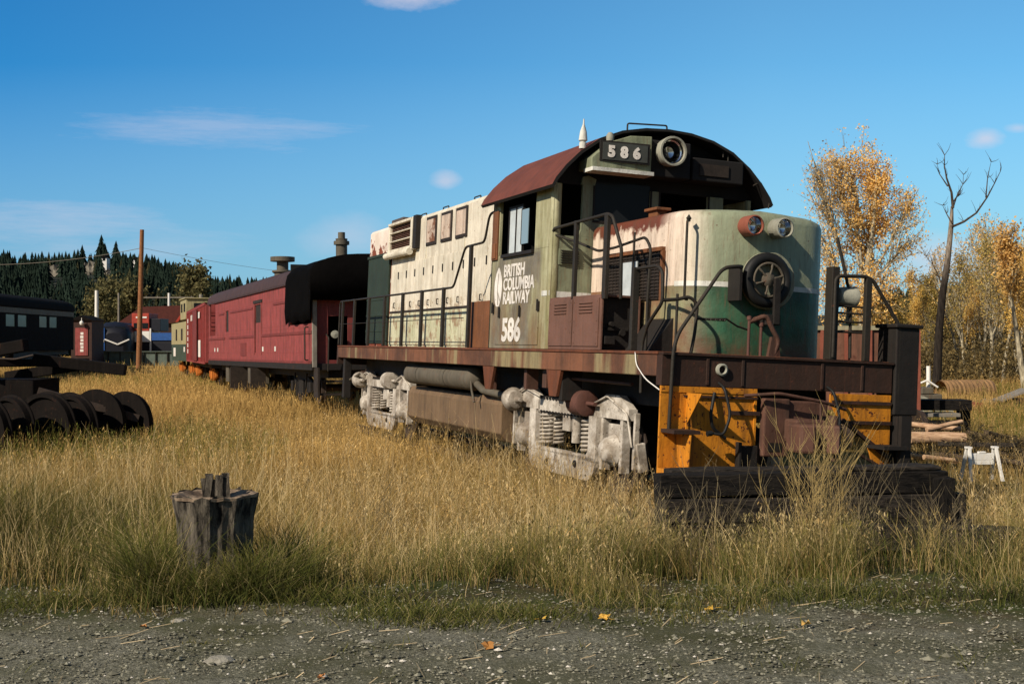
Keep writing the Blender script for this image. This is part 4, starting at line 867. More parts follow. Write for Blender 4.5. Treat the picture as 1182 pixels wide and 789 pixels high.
# ============================================================ STUMP
def stump():
    r = empty('tree_stump', 'weathered tree stump with dark cracked sides and jagged splinter on its flat top', 'stump', (at(246, 8.15).x, 8.15, float(gz(-1.94, 8.15))-.03))
    b = MB(); n = 40; vs = []; rs = random.Random(3); ph = [rs.uniform(-1, 1)*1.15 for _ in range(n)]
    hs = [0, .12, .3, .5, .62, .66]; rr = [.34, .27, .235, .24, .265, .27]
    for h_, q in zip(hs, rr):
        for k in range(n):
            a = 2*PI*k/n; d = 1+.05*math.sin(3*a+1)+.05*ph[k]+.03*math.sin(7*a); vs.append((q*d*math.cos(a), q*d*math.sin(a), h_+(.02*ph[(k+3) % n] if h_ > .6 else 0)))
    fs = [(j*n+k, j*n+(k+1) % n, (j+1)*n+(k+1) % n, (j+1)*n+k) for j in range(len(hs)-1) for k in range(n)]
    b.add(vs, fs, False); b.build('stump_body', M['stump_bark'], r)
    b = MB(); vs = [(0, 0, .62)]; 
    for q, z in ((.1, .62), (.17, .63), (.235, .665), (.275, .66), (.272, .642)):
        for k in range(n): a = 2*PI*k/n; d = 1+.05*math.sin(3*a+1)+(.04*ph[k] if q > .2 else 0); vs.append((q*d*math.cos(a), q*d*math.sin(a), z+.005*ph[(k*7) % n]))
    fs = [(0, 1+k, 1+(k+1) % n) for k in range(n)]+[(1+j*n+k, 1+j*n+(k+1) % n, 1+(j+1)*n+(k+1) % n, 1+(j+1)*n+k) for j in range(4) for k in range(n)]
    b.add(vs, fs); b.build('cut_face', M['stump_top'], r)
    b = MB()
    for i in range(9):
        x = rs.uniform(-.09, .07); y = rs.uniform(-.05, .05); h_ = rs.uniform(.05, .13)
        b.obox((x+.02, y, .66+h_*.4), (.024, .004, 0), (-.003, .015, 0), (rs.uniform(-.012, .012), 0, h_*.42+.03))
    b.build('splinter', M['stump_bark'], r)
stump()

# ============================================================ TIMBER CRIB IN FRONT OF THE PILOT
def tie(label, c, ang, l=2.7, w=.24, h=.2, roll=0, mat='creosote', group='old creosoted timbers stacked before the locomotive', tilt=0, name='railway_tie'):
    b = MB(); r = random.Random(int(c[0]*100+c[2]*977)); n = 7; vs = []
    for i in range(n):
        x = -l/2+l*i/(n-1)
        for (sy, sz) in ((-1, -1), (1, -1), (1, 1), (-1, 1)): vs.append((x, sy*w/2+r.uniform(-.008, .008), sz*h/2+r.uniform(-.008, .008)))
    fs = [(i*4+k, i*4+(k+1) % 4, (i+1)*4+(k+1) % 4, (i+1)*4+k) for i in range(n-1) for k in range(4)]+[(0, 1, 2, 3), tuple(range(4*n-4, 4*n))]
    b.add(vs, fs); o = b.build(name, M[mat], None, .012); o.location = c; o.rotation_euler = (roll, tilt, ang); tag(o, label, 'timber', group); return o
ca = math.radians(8)
tie('top front black timber of the stack under the orange pilot', (2.68, 11.62, .33), ca, 2.75, .26, .2)
tie('second black timber down in the stack front, grey worn streaks', (2.78, 11.58, .11), ca+.02, 2.9, .26, .21, 0, 'creosote2')
tie('third timber of the stack front, half hidden by weeds', (2.75, 11.55, -.11), ca-.01, 3.0, .26, .21)
tie('lowest timber of the stack sunk in dirt and weeds', (2.72, 11.50, -.33), ca, 3.0, .26, .21, 0, 'creosote2')
tie('upper timber of the rear row directly below the pilot', (2.75, 12.1, .33), ca+.03, 2.6, .26, .2, 0, 'creosote2')
tie('long low black timber sticking out right of the stack', (3.75, 11.2, -.12), ca-.12, 1.9, .26, .22, 0, 'creosote2', tilt=.03)
tie('charred timber lying lowest at the right end of the stack', (3.6, 11.0, -.36), ca+.08, 2.3, .26, .22)
tie('broken timber end leaning at the left foot of the stack', (1.35, 11.3, -.30), .9, .9, .22, .2)
for i, (x, lb) in enumerate(((1.45, 'left'), (4.0, 'right'))):
    tie('upright black post at the %s end of the timber stack' % lb, (x, 11.72, -.08), ca, .9, .2, .2, 0, 'creosote', tilt=PI/2, name='timber_post')
# dirt heap with burnt debris right of the stack
tie('grey board lying flat on top of the stack by the pilot tip', (3.55, 11.75, .455), ca, .9, .2, .04, 0, 'creosote2', name='wooden_board')

# rails and sleepers under the train
def track():
    d1 = Vector((-.3508, .9365, 0)); d2 = Vector((.9365, .3508, 0)); A = Vector((1.638, 13.81, 0))
    for v, lb in ((.8, 'near'), (2.25, 'far')):
        b = MB(); prof = [(-.035, 0), (.035, 0), (.035, -.03), (.01, -.05), (.01, -.12), (.065, -.14), (-.065, -.14), (-.01, -.12), (-.01, -.05), (-.035, -.03)]
        pts = [A+d2*v+d1*u for u in (-.6, 18)]; vs = []
        for P in pts:
            for q, z in prof: vs.append(P+d2*q+Vector((0, 0, z-.36-(.04*v))))
        n = len(prof); b.add(vs, [(k, (k+1) % n, n+(k+1) % n, n+k) for k in range(n)]+[tuple(range(n)), tuple(range(2*n-1, n-1, -1))])
        o = b.build('rail', M['wheel_steel']); tag(o, 'rusty %s rail in the grass under the locomotive' % lb, 'rail', 'rails under the locomotive')
    return
track()
# ============================================================ DRY BUSH AND WEEDS IN FRONT OF THE STACK
def bush(name, label, loc, n, hmax, spread, mat, seed, thick=.006, twigs=6):
    r = random.Random(seed); b = MB()
    for i in range(n):
        a = r.uniform(0, 2*PI); s_ = r.uniform(.1, 1)*spread; h = hmax*r.uniform(.55, 1); x0, y0 = r.uniform(-.14, .14), r.uniform(-.1, .1)
        P = [Vector((x0, y0, 0))]; 
        for k in range(1, 5): t_ = k/4; P.append(Vector((x0+math.cos(a)*s_*t_**1.3+r.uniform(-.045, .045), y0+math.sin(a)*s_*.6*t_**1.3, h*t_)))
        b.tube(P, [thick, thick*.85, thick*.7, thick*.5, thick*.25], 5, False)
        for j in range(twigs):
            k = r.randint(1, 3); q = P[k].lerp(P[k+1], r.random()); a2 = a+r.uniform(-1.6, 1.6); l = h*r.uniform(.12, .3)
            e = q+Vector((math.cos(a2)*l*.55, math.sin(a2)*l*.4, l*.8)); b.tube([q, q.lerp(e, .5)+Vector((0, 0, -.01)), e], [thick*.5, thick*.35, thick*.15], 4, False)
    o = b.build(name, M[mat]); o.location = loc; tag(o, label, 'bush'); return o
M['straw_stem'] = plain('straw_stem', S(176, 152, 98), .8, .35, 6)
M['grey_stem'] = plain('grey_stem', S(112, 100, 76), .8, .3, 6)
bush('dry_bush', 'tall leafless dry bush with pale stems before the black timbers', (2.28, 9.45, float(gz(2.28, 9.45))), 34, 1.2, .46, 'straw_stem', 4, .0034, 12)
bush('dry_bush', 'thin greyish dry weed stalks left of the pale leafless bush', (1.55, 9.9, float(gz(1.55, 9.9))), 16, .95, .5, 'grey_stem', 9, .004, 5)
bush('dry_bush', 'grey brittle bush tangled under the coupler', (2.75, 10.2, float(gz(2.7, 10.2))), 26, 1.0, .5, 'grey_stem', 12, .004, 8)
bush('dry_bush', 'dark tangled weeds in front of the left end of the timber stack', (1.2, 10.3, float(gz(1.2, 10.3))), 26, .75, .5, 'grey_stem', 31, .004, 9)
bush('dry_bush', 'dark tangled weeds in front of the right end of the timber stack', (3.45, 10.1, float(gz(3.45, 10.1))), 30, .7, .55, 'grey_stem', 33, .004, 9)
bush('dry_bush', 'small reddish dry weeds right of the leafless bush', (3.1, 9.6, float(gz(3.1, 9.6))), 14, .5, .25, 'straw_stem', 17, .004, 5)
bush('dry_bush', 'brown seedy weed standing in the gold grass left of the fuel tank', (-1.3, 12.1, float(gz(-1.3, 12.1))), 20, .9, .3, 'grey_stem', 23, .003, 9)
# ============================================================ ROLLING STOCK BEHIND
def frame_at(p0, p1, name, label, cat, group=None):
    """empty at the near front rail-level corner p0 with y running toward p1"""
    d = Vector(p1)-Vector(p0); yaw = math.atan2(-d.x, d.y); pitch = math.atan2(d.z, math.hypot(d.x, d.y))
    return empty(name, label, cat, p0, (Matrix.Rotation(yaw, 3, 'Z') @ Matrix.Rotation(pitch, 3, 'X')).to_euler(), group), d.length
def simple_truck(parent, uc, wv=(.75, 2.3), mat='black_iron', wb=1.25):
    b = MB()
    for v in (.55, 2.5):
        b.prism([(uc-wb-.25, .62), (uc-.6, .82), (uc+.6, .82), (uc+wb+.25, .62), (uc+wb+.25, .4), (uc+wb-.2, .42), (uc+.5, .22), (uc-.5, .22), (uc-wb+.2, .42), (uc-wb-.25, .4)], 'x', v-.05, v+.05)
        for du in (-.2, 0, .2): b.cyl((v-.08, uc+du, .3), (v-.08, uc+du, .7), .06, 8)
        for du in (-wb, wb): b.box(v-.13, v+.1, uc+du-.13, uc+du+.13, .35, .65)
        b.beam((v-.12, uc-.6, .2), (v-.12, uc-.9, .9), .05, .05); b.beam((v-.12, uc+.5, .2), (v-.12, uc+.8, .9), .05, .05)
    tr = b.build('truck_frame', M[mat], parent, .01)
    for du in (-wb, wb): wheelset(tr, uc+du, wv[0], wv[1], .45)
    return tr
def arch_pts(w, eave, rise, n=12, over=.06):
    P = []
    for k in range(n+1):
        a = PI*k/n; P.append((w/2-(w/2+over)*math.cos(a), eave+rise*math.sin(a)**.8 if 0 < k < n else eave-.03))
    return P
def shell(b, prof, u0, u1, th=.04):
    n = len(prof); vs = [(x, u, z) for u in (u0, u1) for x, z in prof]+[(x, u, z-th) for u in (u0, u1) for x, z in prof]
    b.add(vs[:2*n], [(i, i+1, n+i+1, n+i) for i in range(n-1)], True); b.add(vs[2*n:], [(i, i+1, n+i+1, n+i) for i in range(n-1)], True)
    b.add(vs, [(i, i+1, 2*n+i+1, 2*n+i) for i in range(n-1)]+[(n+i, n+i+1, 3*n+i+1, 3*n+i) for i in range(n-1)])
# --- red combine car
P0 = at(361, 34.0, z=-.20); P1 = at(241, 52.5, z=-.40)
R, LEN = frame_at(P0, P1, 'maintenance_car', 'faded red wooden-bodied work car with arched roof coupled behind the locomotive', 'railway car')
b = MB(); H = [(.15, 2.9, 2.30, 3.55), (7.7, 8.9, 1.5, 3.1), (14.6, 15.3, 2.3, 3.1), (LEN-1.9, LEN-.3, 2.2, 3.5)]
b.wall('x', 0, .05, .1, LEN, 1.2, 3.55, H); b.build('side_wall', M['car_red'], R, .005)
b = MB(); b.wall('x', 3.0, 3.05, .1, LEN, 1.2, 3.55, []); b.build('side_wall', M['car_red'], R)
b = MB(); b.box(-.02, 0, .1, 7.6, 2.02, 2.1); b.box(-.02, 0, 9.0, 14.4, 2.02, 2.1); b.box(-.02, 0, 15.4, LEN, 2.02, 2.1); b.box(-.02, 0, 3.0, 5.6, 2.98, 3.05); b.box(-.02, 0, 9.3, 14.2, 2.98, 3.05); b.box(-.02, 0, 15.6, 17, 2.98, 3.05); b.box(-.025, .0, .1, LEN, 1.2, 1.27); b.build('belt_rail', M['car_red_dark'], R)
b = MB(); b.box(.02, .04, 7.75, 8.85, 1.5, 2.5); b.box(-.02, .02, 7.6, 7.7, 1.45, 3.15); b.box(-.02, .02, 8.9, 9.0, 1.45, 3.15); b.build('sliding_door', M['car_red'], R, .004)
boxes('window_pane', M['grille'], R, [(.03, .04, 7.75, 8.85, 2.5, 3.1), (.03, .04, 14.65, 15.25, 2.3, 3.1)])
b = MB(); b.box(-.03, .02, 7.5, 9.1, 3.15, 3.25); b.build('door_track', M['grille'], R)
b = MB(); b.box(-.015, 0, 10.6, 11.8, 1.4, 1.85); b.build('locker_hatch', M['car_red_dark'], R)
boxes('paint_patch', M['stripe_white'], R, [(-.008, 0, u, u+.22, 1.55, 1.7) for u in (7.3, 5.2, 17.2, 18.0)])
b = MB(); shell(b, arch_pts(3.05, 3.56, .62), -.0, LEN+.05); b.build('arched_roof', M['roof_maroon'], R, recalc=False)
b = MB(); b.wall('y', .1, .15, .05, 3.0, 1.2, 3.5, [(.45, 1.0, 1.3, 2.5), (1.15, 1.9, 1.25, 3.2)]); b.build('end_wall', M['car_red_dark'], R, .005)
b = MB(); b.box(.0, .12, -.02, .1, 1.1, 2.95); b.build('corner_post', M['grey_wood'], R, .01)
b = MB(); b.wall('y', 3.1, 3.2, .05, 3.0, 1.2, 4.1, []); b.box(.06, 2.99, .15, LEN-.1, 1.2, 1.25); b.box(.06, 2.99, .16, 3.1, 3.3, 3.36); b.build('dark_partition', M['interior'], R)
b = MB(); b.box(-.02, 3.07, .05, LEN, 1.02, 1.2); b.box(.5, 2.5, .3, LEN-.3, .8, 1.02); b.build('underframe', M['black_iron'], R, .01)
boxes('underfloor_box', M['tank_grey'], R, [(.05, .5, 9.0, 10.6, .45, 1.0), (.05, .5, 12.5, 14.3, .4, 1.0), (.1, .4, 15.2, 15.9, .4, 1.0)], .01)
for u, w_, z_ in ((8.6, .5, .35), (11.6, .9, .25)): b = MB(); b.beam((.05, u, 1.0), (.05, u, z_), .1, w_); b.build('step_well', M['grille'], R)
for u in (3.6, LEN-3.6): simple_truck(R, u)
b = MB(); b.lathe((1.1, 1.2, 4.1), (0, 0, 1), [(0, .16), (.45, .16), (.45, .22), (.55, .22), (.56, .16), (.62, .17), (.62, .1), (.8, .1), (.8, 0)], 14); b.build('stove_pipe', M['tank_grey'], R)
b = MB(); b.lathe((1.0, 9.2, 4.05), (0, 0, 1), [(-.1, .3), (.15, .28), (.2, .36), (.26, .36), (.28, .2), (.55, .2), (.57, .42), (.72, .42), (.75, 0)], 16); b.build('roof_ventilator', M['tank_grey'], R)
b = MB(); b.lathe((1.7, 2.3, 4.08), (0, 0, 1), [(0, .4), (.2, .4), (.24, 0)], 16); b.lathe((1.6, .9, 4.08), (0, 0, 1), [(0, .4), (.14, .4), (.16, 0)], 16); b.build('roof_cap', M['tank_grey'], R)
b = MB(); b.bend([(-.05, .3, 1.3), (-.15, .3, 1.3), (-.15, .3, 2.2), (-.05, .3, 2.2)], .02); b.bend([(.4, -.1, 1.0), (.4, -.2, 1.9), (.4, .1, 2.0)], .02); b.build('grab_iron', M['handrail'], R)
b = MB(); b.lathe((.6, -.0, 2.0), (0, -1, 0), [(0, .1), (.08, .11), (.1, 0)], 12); b.build('marker_lamp', M['lamp_rim'], R)
b = MB(); b.box(1.35, 1.7, -.6, .1, .75, 1.0); b.box(1.3, 1.75, -.8, -.6, .7, 1.05); b.build('coupler', M['beam_dark'], R, .02)
b = MB(); b.box(.1, .9, -.35, .05, .35, .4); b.box(.1, .9, -.2, .05, .7, .75); b.box(.05, .1, -.4, .1, .3, 1.1); b.build('end_step', M['grille'], R)
# tarp over the car's near end
def tarp():
    pr = arch_pts(3.05, 3.56, .62, 16, .09); r = random.Random(5); b = MB(); us = np.linspace(-.12, 3.2, 14); rows = []
    full = [(-.10, 2.36), (-.11, 2.7), (-.10, 3.1)]+[(x, z+.035) for x, z in pr]+[(3.15, 3.1), (3.16, 2.7)]
    n = len(full); vs = []
    for i, u in enumerate(us):
        for j, (x, z) in enumerate(full): 
            uu = u+(r.uniform(-.03, .03)+.1*math.sin(j*.9) if i == len(us)-1 else 0)
            vs.append((x+r.uniform(-.004, .004), uu, z+r.uniform(-.004, .004)+(.05*math.sin(i*1.3) if j == 0 else 0)))
    b.add(vs, [(i*n+j, i*n+j+1, (i+1)*n+j+1, (i+1)*n+j) for i in range(len(us)-1) for j in range(n-1)], True)
    # end drape: from roof edge down over the end
    ends = vs[:n]; low = [(x, -.13-.02*math.sin(j), min(z, 3.0)-.0 if False else 2.92) for j, (x, y, z) in enumerate(ends)]
    idx = list(range(3, n-2)); ev = [ends[j] for j in idx]+[low[j] for j in idx]; m = len(idx); b.add(ev, [(k, k+1, m+k+1, m+k) for k in range(m-1)], True)
    o = b.build('tarpaulin', M['tarp'], None, recalc=False); s = o.modifiers.new('thick', 'SOLIDIFY'); s.thickness = .02
    o.matrix_world = Matrix.Translation(R.location) @ R.rotation_euler.to_matrix().to_4x4(); tag(o, 'black tarpaulin draped over the near end of the red work car', 'tarpaulin')
tarp()
# --- red boxcar
P0 = at(237, 56.5, z=-.44); P1 = at(216, 71, z=-.55)
B, LB = frame_at(P0, P1, 'boxcar', 'dull red ribbed boxcar with white lettering marks behind the red work car', 'railway car')
b = MB(); b.box(0, 3.0, 0, LB, 1.05, 3.75); b.build('body', M['box_red'], B, .02)
b = MB()
for k in range(15): u = .1+k*(LB-.3)/14; b.box(-.05, 0, u, u+.1, 1.07, 3.72)
b.box(-.04, 0, 0, LB, 3.65, 3.78); b.box(-.04, 0, 0, LB, 1.0, 1.1)
for z in (1.5, 2.1, 2.7, 3.2): b.box(.1, 2.9, -.04, 0, z, z+.1)
b.build('rib', M['box_red'], B)
b = MB(); b.box(-.10, -.055, 5.2, 8.2, 1.1, 3.6); b.build('sliding_door', M['car_red_dark'], B, .01)
b = MB(); b.prism([(-.05, 3.76), (1.5, 3.95), (3.05, 3.76)], 'y', -.05, LB+.05); b.build('roof', M['roof_grey'], B)
boxes('white_marking', M['letter_white'], B, [(-.058, -.052, 13.1, 13.8, 1.45+.33*k, 1.68+.33*k) for k in range(6)]+[(-.058, -.052, u, u+.5, 3.15, 3.45) for u in (3.2, 3.8, 9.3, 10.1)]+[(-.058, -.052, 2.6, 4.2, 1.3, 2.1)])
b = MB(); b.box(.3, 2.7, .2, LB-.2, .8, 1.04); b.build('underframe', M['black_iron'], B)
b = MB()
for k in range(7): b.cyl((.1, -.09, 1.2+.36*k), (.6, -.09, 1.2+.36*k), .015, 6)
b.build('ladder', M['car_red_dark'], B)
simple_truck(B, 2.2, mat='orange'); simple_truck(B, LB-2.0, mat='orange')
# --- caboose
P0 = at(216.5, 73, z=-.56); P1 = at(198, 83, z=-.62)
K, LK = frame_at(P0, P1, 'caboose', 'khaki and dark green caboose with raised lookout cupola beyond the boxcar', 'caboose')
b = MB(); b.box(0, 3, .9, LK, 1.95, 3.35); b.build('upper_body', M['khaki'], K, .01)
b = MB(); b.box(0.01, 2.99, .91, LK-.01, .95, 1.94); b.build('lower_body', M['caboose_green'], K, .01)
b = MB(); b.prism([(-.08, 3.36), (1.5, 3.58), (3.08, 3.36)], 'y', .2, LK+.4); b.build('roof', M['khaki'], K)
b = MB(); b.box(.05, 2.95, 1.4, 5.0, 3.45, 4.65); b.box(-.03, 3.03, 1.3, 5.1, 4.65, 4.72); cu = b.build('cupola', M['khaki'], K, .02)
boxes('window', M['glass'], cu, [(.03, .05, 1.9, 2.7, 3.9, 4.4), (.03, .05, 3.6, 4.4, 3.9, 4.4), (.5, 2.5, 1.38, 1.4, 3.9, 4.4)])
boxes('window', M['glass'], K, [(-.02, .0, 3.0, 3.8, 2.2, 2.9), (-.02, 0, 6.6, 7.4, 2.2, 2.9)])
boxes('white_marking', M['letter_white'], K, [(-.015, 0, 7.6, 9.0, 1.2, 1.75), (-.015, 0, 1.5, 2.2, 1.5, 1.8)])
b = MB(); b.cyl((.1, .3, 1), (.1, .3, 3.4), .03, 6); b.cyl((2.9, .3, 1), (2.9, .3, 3.4), .03, 6); b.box(.0, 3, .2, .9, .95, 1.02); b.cyl((.1, .3, 1.9), (2.9, .3, 1.9), .03, 6); b.build('platform_rail', M['handrail'], K)
b = MB(); b.cyl((1.0, 2.2, 4.7), (1.0, 2.2, 4.95), .12, 10); b.box(1.6, 2.6, 2.0, 3.0, 4.73, 4.85); b.build('roof_fitting', M['grey_wood'], K)
simple_truck(K, 2.3, mat='orange'); simple_truck(K, LK-2, mat='orange')

# --- dark passenger coach at far left, side parallel to the view
def coach():
    x1 = at(85, 88).x; P0 = (x1-.0, 88, -.62)
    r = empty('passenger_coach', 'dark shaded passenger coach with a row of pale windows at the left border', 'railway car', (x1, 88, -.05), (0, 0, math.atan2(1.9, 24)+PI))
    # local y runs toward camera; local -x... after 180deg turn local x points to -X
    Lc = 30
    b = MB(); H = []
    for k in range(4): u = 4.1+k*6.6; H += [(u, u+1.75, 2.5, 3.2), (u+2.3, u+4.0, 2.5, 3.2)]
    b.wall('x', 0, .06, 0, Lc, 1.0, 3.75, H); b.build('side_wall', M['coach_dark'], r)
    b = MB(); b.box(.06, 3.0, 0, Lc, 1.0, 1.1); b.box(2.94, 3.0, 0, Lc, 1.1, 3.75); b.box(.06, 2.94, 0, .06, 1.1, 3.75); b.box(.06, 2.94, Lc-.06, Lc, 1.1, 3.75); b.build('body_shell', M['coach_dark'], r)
    for h in H:
        b = MB(); b.box(.03, .04, *h); b.build('window', M['coach_glass'], r)
    b = MB(); b.box(-.02, 0, 0, Lc, 3.3, 3.62); b.build('letter_board', M['tank_grey'], r)
    b = MB(); shell(b, arch_pts(3.0, 3.75, .75, 12, .08), -.1, Lc+.1); b.build('arched_roof', M['coach_roof'], r, recalc=False)
    b = MB(); b.box(.3, 2.7, .3, Lc-.3, .7, 1.0); b.box(.1, .6, 8, 13, .4, 1.0); b.box(.1, .6, 15, 18, .4, 1.0); b.build('underframe', M['black_iron'], r)
    for u in (3, Lc-3): simple_truck(r, u)
coach()
# dark flat wagon / low buffer left of the girder
b = MB(); b.box(-1.6, 1.6, -1.2, 1.2, .55, 1.0); b.box(-1.5, 1.5, -1.1, 1.1, .3, .55)
fw = b.build('flat_wagon', M['black_iron']); fw.location = at(98, 84, z=-.9); tag(fw, 'low black flat wagon in shade right of the passenger coach', 'wagon')
for s_ in (-1, 1): 
    b = MB(); b.lathe((s_*1.0, -1.15, .3), (0, -1, 0), [(0, 0), (0, .35), (.1, .33), (.12, .1), (.12, 0)], 20); b.build('wheel', M['wheel_steel'], fw)
# green plate girder
def girder():
    x0, x1 = at(84, 104).x, at(206, 104).x; r = empty('plate_girder', 'long low grey-green plate girder with ribs across the far end of the field', 'girder', (x0, 104, -.45))
    l = x1-x0; b = MB(); b.box(0, l, 0, .04, 0, 1.1); b.cur = 1; k = 0
    while k*1.0 < l: b.box(k*.98, k*.98+.05, -.15, 0, 0, 1.1); k += 1
    b.build('web_plate', [M['girder_green'], M['black_iron']], r)
    b = MB(); b.box(0, l, -.18, .2, 1.1, 1.16); b.box(0, l, -.18, .2, -.05, 0); b.build('flange', M['girder_green'], r)
girder()
# pale panel building shed / small things in the yard
def cab_unit():
    p = at(131, 112, z=-.3); r = empty('streamlined_locomotive', 'blue streamlined locomotive nose with pale chevron beyond the girder', 'locomotive', tuple(p), (0, 0, math.radians(12)))
    b = MB(); n = 10; vs = []; fs = []
    prof = [(-1.5, .9), (-1.5, 2.6), (-1.3, 3.2), (-.8, 3.5), (0, 3.6), (.8, 3.5), (1.3, 3.2), (1.5, 2.6), (1.5, .9)]
    ys = [(0, .55, .62), (.15, .8, .78), (.6, .95, .86), (1.6, 1, 1), (14, 1, 1)]; m = len(prof)
    for (y, sx, sz) in ys:
        for x, z in prof: vs.append((x*sx, y, .9+(z-.9)*sz))
    fs = [(i*m+j, i*m+j+1, (i+1)*m+j+1, (i+1)*m+j) for i in range(len(ys)-1) for j in range(m-1)]; b.add(vs, fs, True); b.add(vs[:m], [tuple(range(m))]); b.build('carbody', M['navy'], r)
    b = MB(); b.box(-1.56, -1.5, .2, 8, 1.2, 2.5); b.box(-1.5, -.75, -.06, .5, 1.0, 3.0); b.build('blue_panel', M['blue_paint'], r)
    b = MB(); b.box(-1.58, -.8, -.10, -.061, 1.75, 1.95); b.box(-1.3, -1.0, -.10, -.061, 1.4, 1.6); b.beam((-.75, -.1, 2.0), (.35, -.1, 1.55), .06, .12); b.beam((.35, -.1, 1.55), (1.35, -.1, 2.0), .06, .12); b.build('chevron', M['white_paint'], r)
    b = MB(); b.box(-1.0, -.1, .25, .32, 2.6, 3.1); b.box(.1, 1.0, .25, .32, 2.6, 3.1); b.build('windshield', M['glass'], r)
    simple_truck(r, 3)
cab_unit()
def road_switcher():
    p = at(152, 116, z=-.3); r = empty('road_switcher', 'red, white and navy diesel locomotive standing behind the tall wooden pole', 'locomotive', tuple(p), (0, 0, math.radians(0)))
    b = MB(); b.box(0, 1.6, 0, 3, 2.75, 4.4); b.build('cab_top', M['loco_red'], r, .05)
    b = MB(); b.box(-.03, 1.63, -.03, 3, 1.75, 2.74); b.box(1.66, 1.8, -.05, 3, .9, 3.0); b.build('white_band', M['white_paint'], r, .03)
    b = MB(); b.box(0, 4.0, .1, 3, .2, 1.74); b.box(1.82, 4.0, .1, 3, 1.74, 2.3); b.box(1.64, 2.6, 0.2, 3, 2.76, 3.9); b.build('hood', M['navy'], r, .03)
    b = MB(); b.box(1.82, 4.0, 0, .1, 1.9, 2.6); b.build('blue_band', M['blue_paint'], r)
    boxes('window', M['glass'], r, [(.2, .8, -.04, 0, 3.0, 3.5), (1.0, 1.5, -.04, 0, 3.0, 3.5)])
    b = MB(); b.box(.4, 1.4, -.05, -.0, 3.95, 4.1); b.build('number_board', M['white_paint'], r)
    simple_truck(r, 1.7)
road_switcher()
def hut():
    p = at(94, 100, z=-.3); r = empty('tool_shed', 'narrow red shed front with a column of white marks left of the blue locomotive', 'shed', tuple(p))
    b = MB(); b.box(-.5, .5, 0, .06, .7, 2.9); b.build('red_door', M['car_red'], r)
    b = MB(); b.box(-.85, .8, .07, 3, 0, 3.5); b.build('wall', M['barn_wall'], r)
    b = MB(); b.prism([(-1.0, 3.5), (-.05, 3.9), (.95, 3.5)], 'y', -.1, 3.1); b.build('roof', M['coach_roof'], r)
    boxes('white_marking', M['letter_white'], r, [(-.1+.03*(k % 2), .16, -.01, -.002, 1.0+k*.27, 1.2+k*.27) for k in range(6)])
    b = MB(); b.lathe((.1, -.25, 3.1), (0, 0, 1), [(0, 0), (.05, .12), (.2, .17), (.32, .12), (.36, .03), (.6, .02), (.6, 0)], 14); b.build('globe_lamp', M['white_paint'], r)
hut()
def barn():
    p = at(190, 140, z=-.3); r = empty('barn', 'dark building with a steep red-brown roof rising behind the parked locomotives', 'building', tuple(p), (0, 0, .15))
    b = MB(); b.box(-4.5, 4.5, 0, 9, 0, 4.0); b.build('wall', M['barn_wall'], r)
    b = MB(); b.prism([(-5, 3.8), (-2.5, 5.6), (2.5, 5.8), (5, 3.8)], 'y', -.4, 9.4); b.build('roof', M['barn_roof'], r)
    b = MB(); b.prism([(1.2, 3.9), (3.0, 6.6), (3.25, 6.5), (1.5, 3.9)], 'y', -.6, -.42); b.build('gable_board', M['loco_red'], r)
    boxes('window', M['glass'], r, [(-3, -1.6, -.05, 0, 1.2, 2.6), (-.6, .8, -.05, 0, 1.2, 2.6)])
barn()
# poles
def pole(px, Y, top, base_z, r0, label, mat='pole_wood', arm=None, lean=0):
    p = at(px, Y, z=base_z); h = at(px, Y, top).z-base_z; r = empty('utility_pole', label, 'pole', tuple(p))
    b = MB(); b.tube([(0, 0, 0), (lean*.5, 0, h/2), (lean, 0, h)], [r0, r0*.9, r0*.75], 10); b.build('shaft', M[mat], r)
    if arm:
        b = MB(); b.box(-arm, arm, -.08, .0, h*.93-.06, h*.93+.06)
        for s_ in (-.9, -.45, .45, .9): b.lathe((s_*arm, -.04, h*.93+.06), (0, 0, 1), [(0, .04), (.12, .05), (.14, 0)], 8)
        b.build('cross_arm', M['grey_wood'], r)
pole(160, 93, 265, -.75, .20, 'tall bare brown wooden pole standing alone in the left field', lean=.25)
pole(111.5, 128, 335, -.5, .22, 'short pale pole right of the red shed', 'white_paint')
pole(137, 150, 338, -.5, .14, 'thin grey pole before the pale shrubs on the hill foot', 'grey_wood')
pole(195, 150, 338, -.5, .18, 'pole with a wide cross arm above the red-brown roof', 'white_paint', 3.0)
# overhead wire
b = MB(); A_ = at(-60, 93, 305); B_ = at(164, 93, 286); pts = [A_.lerp(B_, t)+Vector((0, 0, -.9*4*t*(1-t)*.5)) for t in np.linspace(0, 1, 14)]; b.tube(pts, .02, 4)
A_ = at(164, 93, 286); B_ = at(420, 120, 322); pts = [A_.lerp(B_, t)+Vector((0, 0, -.7*4*t*(1-t)*.5)) for t in np.linspace(0, 1, 18)]; b.tube(pts, .012, 4)
tag(b.build('overhead_wire', M['grey_wood']), 'thin sagging wire crossing the sky from the tall brown pole', 'wire')

